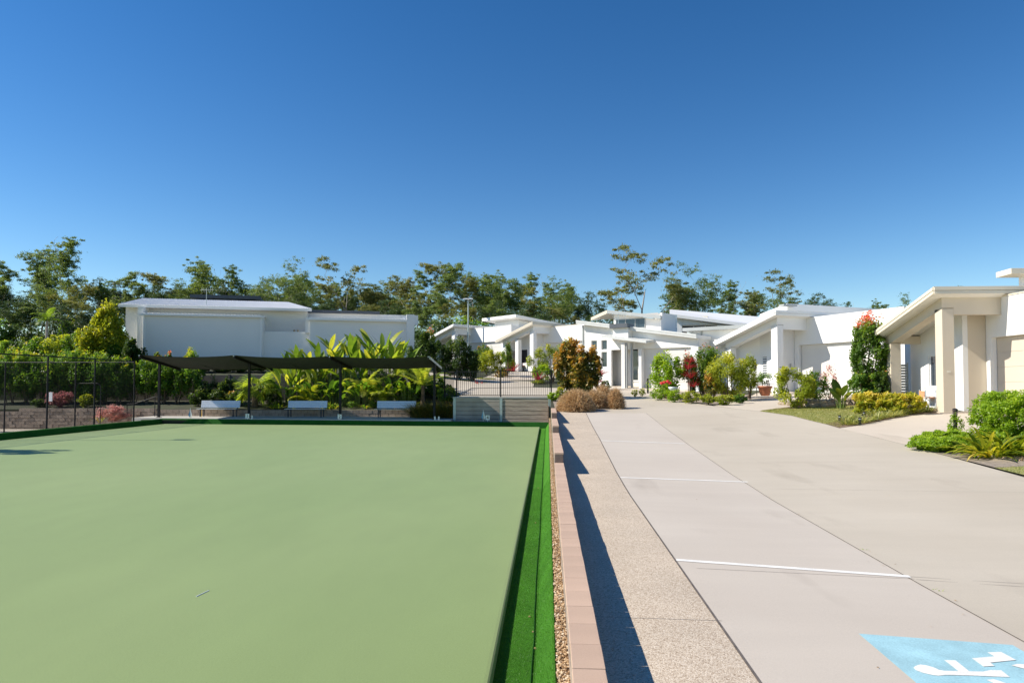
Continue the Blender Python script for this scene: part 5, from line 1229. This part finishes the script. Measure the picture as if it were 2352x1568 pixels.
for i, (x, Y) in enumerate(((940, 42.8), (965, 43.6), (990, 44.2), (1015, 43.4), (1030, 42.4), (955, 45.2), (1000, 45.8))):
    p = on(x, Y); shrub('bed_fern', 'leafy fern bush on the slope behind the tree fern', 'fern', p, .8, .7, .55, 1500, .15, 'leaf_dark' if i % 2 else 'leaf_hedge', 30, .28, group='ferns behind the tree fern')
# ================================================================== GARDEN AROUND THE BEND
def gshrub(x, ytop, Y, wpx, label, m, n, leaf=.11, zoff=0, **k):
    p = PY(x, 900, Y); z0 = G(p.x, Y)+zoff; hgt = PY(x, ytop, Y).z-z0; rx = wpx/2/ppm(Y)
    return shrub(k.pop('name', 'garden_shrub'), label, k.pop('cat', 'shrub'), (p.x, Y, z0), rx, rx*k.pop('deep', .9), hgt/2, int(n*1.25), leaf*1.12, m, k.pop('K', 48), k.pop('cr', .25), **k)
for x, yt, w in ((965, 744, 66), (1004, 770, 74), (1050, 772, 84), (1080, 790, 52)):
    gshrub(x, yt, 51, w, 'dense dark green screening shrub beside the bend', 'leaf_dark', 5200, .14, group='dark screening shrubs', K=40, tipgain=.4)
gshrub(985, 752, 55, 50, 'dark shrub with rusty tips against the far white gable', 'leaf_redtip', 2600, .14, tipgain=.4)
for x, yt, w in ((1120, 800, 60), (1158, 802, 56)): gshrub(x, yt, 58, w, 'rounded light green hedge shrub in front of the far porch', 'leaf_light', 3600, .12, group='light hedge shrubs at the bend', K=60, t0=.3)
gshrub(1110, 785, 62, 50, 'green and orange leaved shrub below the sunlit parapet', 'leaf_redtip', 2600, .13, tipgain=.3, tipfrom=.2)
gshrub(1165, 783, 57, 30, 'small round headed tree with coppery top before the far porch', 'leaf_redtip', 1500, .11, low=.45, tipgain=.35, cat='tree')
gshrub(1150, 850, 56, 34, 'white trough of orange leaved plants by the far porch', 'leaf_copper', 900, .09)
for x, yt, w in ((1060, 872, 60), (1100, 878, 70)): gshrub(x, yt, 50.5, w, 'low dark ground cover patch beside the road bend', 'leaf_dark', 1600, .08, group='ground cover at the bend', deep=.5)
gshrub(1110, 868, 53.5, 60, 'sunny low grass patch behind the ground cover', 'leaf_light', 1300, .07, deep=.5)
def brom(x, ybase, Y, L, label, m='leaf_red', n=26, W=.07, st=.0):
    p = PY(x, ybase, Y); return strap_clump('bromeliad', label, 'plant', (p.x, Y, p.z), n, L, W, m, .8, (.35, .97), .06, t0=.6)
brom(1180, 853, 56, .9, 'red bromeliad before the light hedge'); brom(1236, 872, 50, .9, 'dark red bromeliad standing alone beyond the picket fence', 'leaf_maroon'); brom(1098, 886, 49.5, .6, 'small red bromeliad in the ground cover')
gshrub(1236, 872, 49.8, 34, 'low green tuft under the lone dark red bromeliad', 'leaf_light', 900, .07, deep=.7)
# open pale green trees before the far house
for x, yt, w, n_ in ((1232, 790, 46, 1300), (1268, 782, 60, 1900), (1305, 774, 56, 1500)):
    gshrub(x, yt, 52, w, 'loose pale green tree with airy leaves before the white garage', 'leaf_light', n_, .13, low=.2, cat='tree', group='airy trees before the white garage', cr=.3, K=20, stems=8)
gshrub(1245, 835, 51, 50, 'bright green rounded bush below the airy trees', 'leaf_bright', 2200, .10)
# copper shrubs and dry grasses at the wall end
gshrub(1308, 770, 39.4, 74, 'tall copper leaved shrub with a pointed top behind the dry grasses', 'leaf_copper', 4200, .20, K=110, t0=.12, tipgain=.35, tipfrom=.3, name='copper_shrub', cr=.22)
gshrub(1346, 787, 38.8, 74, 'broad copper leaved shrub leaning right behind the dry grasses', 'leaf_copper', 4200, .20, K=110, t0=.12, tipgain=.35, tipfrom=.3, name='copper_shrub', cr=.22)
def drygrass(x, Y, wpx, hpx, label, n):
    p = PY(x, 920, Y); r_ = wpx/2/ppm(Y); h = hpx/ppm(Y); rng = rngn(); t = thing('dry_grass', label, 'grass', (p.x, Y, zroad(p.x, Y))); Q = []; T = []
    for i in range(n):                        # short curling blades all through a dome
        u = unit(rng.normal(size=3)); u[2] = abs(u[2]); q = rng.uniform(.05, 1)**.33; c_ = u*q*np.array([r_, r_, h])*.86
        l = rng.uniform(.22, .42); d = unit(u*1.1+rng.normal(0, .42, 3)+np.array([0, 0, .25])); w = unit(np.cross(d, rng.normal(size=3)))*.008
        p0 = c_-d*l*.5; p1 = c_+d*l*.1; p2 = c_+d*l*.5+np.array([0, 0, -.07*rng.uniform(.2, 1.6)])+rng.normal(0, .03, 3)
        p0[2] = max(p0[2], 0); v = np.array([[p0-w, p1-w, p1+w, p0+w], [p1-w, p2-w*.2, p2+w*.2, p1+w]])
        Q.append(v); T.append(np.full(2, rng.normal(.45, .2)+.15*(q > .9)))
    place('blades', leafmesh('blades', np.concatenate(Q), np.concatenate(T), 'leaf_dry'), t)
drygrass(1322, 32.0, 100, 56, 'large round clump of dry tan grass at the wall end', 9000)
drygrass(1366, 33.4, 70, 48, 'middle clump of dry tan grass', 5200)
drygrass(1413, 33.2, 46, 52, 'rounded dry grass clump at the road edge', 4600)
drygrass(1385, 36.8, 50, 44, 'small dry grass clump tucked behind the others', 2500)
gshrub(1272, 898, 37.0, 34, 'bright green tuft spilling over the wall corner', 'leaf_bright', 1100, .09); gshrub(1288, 888, 38.2, 34, 'yellow green tuft beside the fence end post', 'leaf_light', 1000, .09)
brom(1378, 862, 45.2, .75, 'tall red cordyline beside the tall narrow windows', 'leaf_red', 44, .05); gshrub(1380, 868, 45, 26, 'low bush with magenta flowers at the white house corner', 'leaf_magenta', 700, .07)
gshrub(1392, 872, 44.6, 26, 'small dark bush before the tall windows', 'leaf_dark', 600, .08)
# street garden before the white house
gshrub(1532, 800, 38.6, 92, 'leafy green small tree beside the garage door of the windowed house', 'leaf_bright', 4200, .14, low=.08, cat='tree', stems=8, cr=.28)
gshrub(1614, 784, 38.8, 92, 'taller green tree with a red tipped crown above the cordyline', 'leaf_redtip', 5200, .13, low=.1, cat='tree', stems=8, tipgain=.4, tipfrom=.78, t0=.25)
gshrub(1582, 800, 38.4, 34, 'slim branch of red tipped leaves beside the cordyline', 'leaf_redtip', 900, .12, tipgain=.55, tipfrom=.5, low=.4)
for x, yb, L in ((1586, 868, .7), (1580, 848, .7), (1592, 888, .55), (1584, 832, .55)): brom(x, yb, 37.4, L, 'red cordyline tuft in front of the green trees', 'leaf_red', 60, .035)['group'] = 'red cordyline tufts'
b = B(); p = PY(1585, 900, 37.4); b.tube([(p.x, 37.4, zroad(p.x, 37.4)-.1), (p.x-.05, 37.4, PY(1585, 838, 37.4).z)], .025, 6); tag(b.build('cordyline_cane', 'bark_brown'), 'thin bare cane carrying the red cordyline', 'cane')
gshrub(1675, 806, 36.6, 110, 'feathery yellow green nandina clump before the white porch', 'leaf_light', 6000, .11, t0=.3, low=.03, stems=9, cr=.28, K=40)
gshrub(1720, 806, 37.6, 50, 'open light tree in front of the white porch window', 'leaf_light', 1500, .12, low=.25, cat='tree', stems=7)
gshrub(1630, 850, 36.4, 40, 'small mixed shrub with coppery leaves between the trees', 'leaf_copper', 1300, .10)
for x, yt, Y, w, m_ in ((1515, 888, 37.6, 50, 'leaf_bright'), (1548, 893, 36.2, 50, 'leaf_bright'), (1585, 895, 35.2, 56, 'leaf_light'), (1628, 902, 34.2, 52, 'leaf_light'), (1668, 905, 33.8, 50, 'leaf_light'), (1700, 904, 34.6, 36, 'leaf_hedge')):
    gshrub(x, yt, Y, w, 'low leafy ground plant along the road edge garden', m_, 900, .09, deep=.6, group='ground plants along the road edge')
for x, yt in ((1458, 893), (1475, 890)): gshrub(x, yt, 40.2, 18, 'tiny golden tuft beside the thin bollard', 'leaf_yellow', 500, .06, group='golden tufts')
for i, (x, y) in enumerate(((1526, 878), (1534, 876), (1520, 880), (1538, 879))):
    p = PY(x, y, 37.0); b = B(); b.lathe([(.02, 0), (.11, .05), (.10, .12), (.03, .16)], (0, 0, -.08), 8); t = thing('red_geranium', 'red geranium flower head above the ground plants', 'flower', p, 0, 'red geraniums'); b.build('flower_head', 'red_flower', t)
    b = B(); b.tube([(0, 0, -.08), (.02, 0, -.4)], .012, 5); b.build('stalk', 'leafstalk', t)
p = PY(1546, 897, 36.7); t = thing('garden_bowl', 'pale glazed bowl planter among the ground plants', 'planter', (p.x, 36.7, p.z)); b = B(); b.lathe([(.15, 0), (.23, .12), (.26, .20), (.24, .20), (.20, .14)], (0, 0, 0), 16); b.build('bowl', 'glazed_white', t, 0, True)
# terracotta pot with plant, and the two chairs
p = PY(1757, 908, 38.6); z = p.z; pot = thing('terracotta_pot', 'large terracotta pot holding a small leafy tree', 'pot', (p.x, 38.6, z-.02))
b = B(); b.lathe([(.20, 0), (.27, .12), (.36, .46), (.40, .47), (.40, .55), (.35, .55), (.33, .46)], (0, 0, 0), 20); b.build('bowl', 'terracotta', pot, 0, True)
shrub('potted_tree', 'small open tree growing in the terracotta pot', 'plant', (p.x, 38.6, z+.42), .55, .45, .48, 900, .09, 'leaf_hedge', 14, .34, low=.3, stems=5)
def chair(x, Y, label, rz):
    p = PY(x, 906, Y); t = thing('patio_chair', label, 'chair', (p.x, Y, z-.02), rz)
    for sx in (-.2, .2):
        b = B(); b.tube([(sx*1.15, -.22, 0), (sx, -.2, .44)], .014, 6); b.build('leg', 'black_metal', t)
        b = B(); b.tube([(sx*1.15, .25, 0), (sx, .2, .44), (sx, .27, .86)], .014, 6); b.build('leg', 'black_metal', t)
        b = B(); b.tube([(sx, -.2, .44), (sx, -.2, .64), (sx, .24, .66)], .013, 6); b.build('armrest', 'black_metal', t)
    B().box(-.22, .22, -.22, .22, .43, .46).build('seat', 'dark_brown', t, .008)
    for i in range(5): B().box(-.17+i*.085-.012, -.17+i*.085+.012, .235, .25, .47, .84).build('back_slat', 'dark_brown', t)
    B().box(-.21, .21, .25, .275, .82, .88).build('back_rail', 'dark_brown', t, .006)
chair(1738, 38.9, 'dark metal patio chair on the left side of the terracotta pot', R(-60)); chair(1774, 39.3, 'dark metal patio chair behind the terracotta pot by the white column', R(50))
# shrubs before the right-hand houses
gshrub(1826, 832, 31.0, 98, 'small spreading tree with yellow green leaves beside the driveway', 'leaf_light', 3400, .115, t0=.3, low=.1, cat='tree', stems=8, cr=.28, K=26)
gshrub(1876, 838, 32.4, 60, 'airy shrub with coppery pink sprays before the white garage door', 'leaf_redtip', 1700, .10, low=.2, stems=7, tipgain=.35, tipfrom=.4)
gshrub(1905, 830, 33.6, 44, 'pale blossom sprayed shrub before the white garage door', 'leaf_pink', 500, .08, low=.35, stems=6)
p = PY(1932, 931, 30.0); bigleaf('paddle_plant', 'broad leaved paddle plant above the stone edging', (p.x, 30.0, zroad(p.x, 30)+.1), 13, .85, .30, 'leaf_dark', .55, tint=.75, spread=.16)
gshrub(2001, 718, 32.4, 92, 'tall column shaped tree with pink new leaves at the top', 'leaf_redtip', 7000, .15, cat='tree', K=150, cr=.19, tipgain=.95, tipfrom=.78, t0=.14, name='column_tree', deep=1.0)
gshrub(1985, 850, 31.8, 72, 'dense mixed green bush at the foot of the column tree', 'leaf_hedge', 3000, .11)
gshrub(2024, 855, 31.6, 40, 'dark bush squeezed beside the far beige column', 'leaf_dark', 1600, .12)
for i, (x, Y, w) in enumerate(((1996, 28.4, 60), (2040, 28.0, 64), (2084, 27.8, 62))):
    p = PY(x, 940, Y); shrub('golden_bush', 'golden leafy bush in front of the beige porch', 'shrub', (p.x, Y, zroad(p.x, Y)-.05), .62, .55, .46, 2200, .21, 'leaf_strap', 70, .22, 'box', group='golden bushes before the beige porch', tipgain=.3, tipfrom=.3, t0=.42, aspect=.26, bias=(0, 0, .8))
for i, (x, y) in enumerate(((2060, 956), (2085, 951), (2108, 948), (2128, 946), (2030, 960), (2012, 964), (1992, 968), (1975, 972), (2002, 955), (2046, 958), (1950, 976), (1962, 966), (2072, 953), (1940, 970))):
    p = PG(x, y); strap_clump('tuft_plant', 'small pale variegated grass tuft along the driveway edge', 'plant', (p.x, p.y, p.z), 130, .40, .026, 'leaf_variegated', 1.3, (.5, .99), .16, group='variegated tufts along the driveway')
# stone edging
rk = thing('stone_edging', 'low dry stone edging of tan rocks beneath the driveway shrubs', 'stone wall'); rng = np.random.default_rng(31)
A0, A1, A2 = PG(1795, 930), PG(1880, 937), PG(1992, 927); bmx = bmesh.new(); bmesh.ops.create_icosphere(bmx, subdivisions=2, radius=1); iv2 = np.array([v.co[:] for v in bmx.verts]); if2 = [[v.index for v in f.verts] for f in bmx.faces]; bmx.free()
rocks = []
for v in range(5):
    s = np.sign(iv2)*np.abs(iv2)**.72*(1+.12*np.random.default_rng(v).normal(size=(len(iv2), 1))); me = bpy.data.meshes.new('rock'); me.from_pydata([tuple(q) for q in s], [], if2); me.materials.append(MATS['rock_tan']); rocks.append(me)
for i in range(34):
    t_ = i/33*2; p = A0.lerp(A1, t_) if t_ < 1 else A1.lerp(A2, t_-1)
    for c_ in range(1 if t_ < .5 else 2):
        place('rock', rocks[int(rng.integers(5))], rk, 0, (p.x+.10*c_+rng.normal(0, .03), p.y+.05+.14*c_+rng.normal(0, .03), zroad(p.x, p.y)+.07+.17*c_), (rng.uniform(0, 6), rng.uniform(0, .4), rng.uniform(0, 6)), (rng.uniform(.12, .2), rng.uniform(.10, .15), rng.uniform(.08, .12)))
# near right garden
p = PY(2310, 1000, 19.3); shrub('clipped_hedge', 'rounded bright green fine leaved hedge beside the garage', 'hedge', (p.x+.35, 19.0, zroad(p.x, 19.0)-.3), 1.25, 1.0, (PY(2300, 893, 19.3).z-zroad(p.x, 19)+.3)/2, 40000, .08, 'leaf_bright', 700, .13, 'box', stems=6, tipgain=.2)
for i, (x, y, n_) in enumerate(((2275, 1050, 90), (2325, 1045, 110), (2345, 1020, 90), (2310, 1030, 90))):
    q = PG(x, y); strap_clump('ginger_lily', 'large arching plant with yellow striped strap leaves on the mulch', 'plant', (q.x, q.y, q.z), n_, 1.0, .085, 'leaf_strap', 1.5, (.35, .97), .28, group='striped strap plants on the mulch', t0=.5, tv=.24, segs=6)
for i, (x, y, rr, h) in enumerate(((2135, 1036, .55, .20), (2170, 1040, .6, .22), (2200, 1036, .6, .22), (2150, 1022, .5, .2), (2190, 1018, .55, .22), (2225, 1030, .45, .2))):
    q = PG(x, y); shrub('ground_cover', 'spreading bright green ground cover at the road edge', 'plant', (q.x, q.y+.15, q.z), rr, rr, h, 2600, .08, 'leaf_bright', 90, .2, group='ground cover by the bollard light', tipgain=.25, stems=3)
# bollard light with climber
q = PG(2195, 1006); bl = thing('bollard_light', 'black bollard light with louvred head wrapped by a climber', 'bollard light', q); h = PY(2195, 940, q.y).z-q.z
b = B(); b.tube([(0, 0, -.1), (0, 0, h*.78)], .055, 14); b.build('post', 'black_metal', bl)
for i in range(4): b = B(); b.lathe([(.045, 0), (.075, .012), (.075, .02), (.045, .035)], (0, 0, h*.78+i*.042), 14); b.build('louvre', 'black_metal', bl)
b = B(); b.lathe([(.078, 0), (.075, .03), (.045, .055), (.01, .06)], (0, 0, h*.78+.168), 14); b.build('cap', 'black_metal', bl)
shrub('climber', 'small leaved climber twining up the black bollard light', 'plant', q, .24, .2, h*.46, 520, .07, 'leaf_bright', 18, .3, tipgain=.1, stems=6)
def mini(x, y, ytop, label, grp=None):
    q = PG(x, y); t = thing('path_light', label, 'path light', q, 0, grp); h = PY(x, ytop, q.y).z-q.z
    b = B(); b.tube([(0, 0, -.1), (0, 0, h*.72)], .05, 12); b.build('post', 'black_metal', t)
    b = B(); b.tube([(0, 0, h*.72), (0, 0, h*.84)], .035, 10); b.build('lens', 'glazed_white', t)
    b = B(); b.tube([(0, 0, h*.84), (0, 0, h)], .054, 12); b.build('cap', 'black_metal', t)
mini(1929, 971, 953, 'short black garden light at the lawn corner'); mini(1975, 976, 958, 'short black garden light among the variegated tufts'); mini(2077, 953, 936, 'short black garden light before the golden bushes'); mini(1985, 958, 945, 'short black garden light behind the tufts on the lawn edge')
q = PG(1488, 903); b = B(); t = thing('thin_bollard', 'thin black bollard post at the edge of the far driveway', 'bollard', q); h = PY(1488, 870, q.y).z-q.z
b.tube([(0, 0, -.1), (0, 0, h)], .06, 10); b.build('post', 'black_metal', t); b = B(); b.tube([(0, 0, h), (0, 0, h+.04)], [.065, .03], 10); b.build('cap', 'black_metal', t)
# tree beyond the frame at left whose leaves shade the green's edge
p = (-24.6, 20.9, -.6); shrub('court_tree', 'leafy tree standing beside the court, its shadow falling on the green', 'tree', p, 1.9, 1.0, 1.5, 1700, .22, 'leaf_dark', 16, .26, lift=4.6, low=.1, stems=6)
for x, yt in ((105, 715),): 
    p = PY(x, 860, 62); palm('feather_palm', 'distant pale palm standing among the gum trees', (p.x, 62, G(p.x, 62)), PY(x, yt+22, 62).z-G(p.x, 62), 11, 1.6, 'leaf_tropic', .12, 1.9, t0=.3, trunk='bark_grey')
# seeds of grass in the slab joints
rng = np.random.default_rng(12)
for i, (x, y) in enumerate(((2155, 1357), (1640, 1060), (1985, 1263))):
    q = PG(x, y); strap_clump('joint_weed', 'tiny green weed growing in the concrete joint', 'weed', (q.x, q.y, q.z+.01), 14, .05, .012, 'leaf_bright', .9, (.3, .9), .03, group='weeds in the joints')
# bark chips scattered on the near mulch
n = 5000; rng = np.random.default_rng(44); reg = [(11.2, 15.2), (14.8, 20.2)]; X = rng.uniform(11.0, 14.8, n); Y = rng.uniform(15.6, 20.2, n); ok = (X-10.6) > .12*(20-Y)*.9+.35; X, Y = X[ok], Y[ok]
Zc = np.array([zroad(a, c_) for a, c_ in zip(X, Y)])+.03; C3 = np.stack([X, Y, Zc], 1)
struct(place('bark_chips', leafmesh('bark_chips', leafquads(C3, .05, rng, .4, (0, 0, 0), 1.0), rng.uniform(0, 1, len(C3)), 'pebble')), 'stuff')

# leaf litter blown along the wall, the kerb and the garden edges
rng = np.random.default_rng(91); P3 = []
for i in range(130):
    k = i % 4
    if k == 0: x, y = .37+abs(rng.normal(0, .10)), rng.uniform(4, 30)
    elif k == 1: y = rng.uniform(4, 30); x = float(np.interp(y, [e[1] for e in JOINT], [e[0] for e in JOINT]))+rng.normal(0, .12)
    elif k == 2: y = rng.uniform(15, 27); x = 10.6-abs(rng.normal(0, .5))
    else: x, y = rng.uniform(.5, 10), rng.uniform(5, 33)
    P3.append((x, y, zroad(x, y)+.013))
P3 = np.array(P3); sz = .016; q_ = rng.uniform(0, 6.28, len(P3)); dd = np.stack([np.cos(q_), np.sin(q_), rng.normal(0, .15, len(P3))], 1)*sz; ww = np.stack([-np.sin(q_), np.cos(q_), rng.normal(0, .3, len(P3))], 1)*sz*.4
struct(place('leaf_litter', leafmesh('leaf_litter', np.stack([P3-dd, P3+ww, P3+dd, P3-ww], 1), rng.uniform(0, .7, len(P3)), 'leaf_dry')), 'stuff')
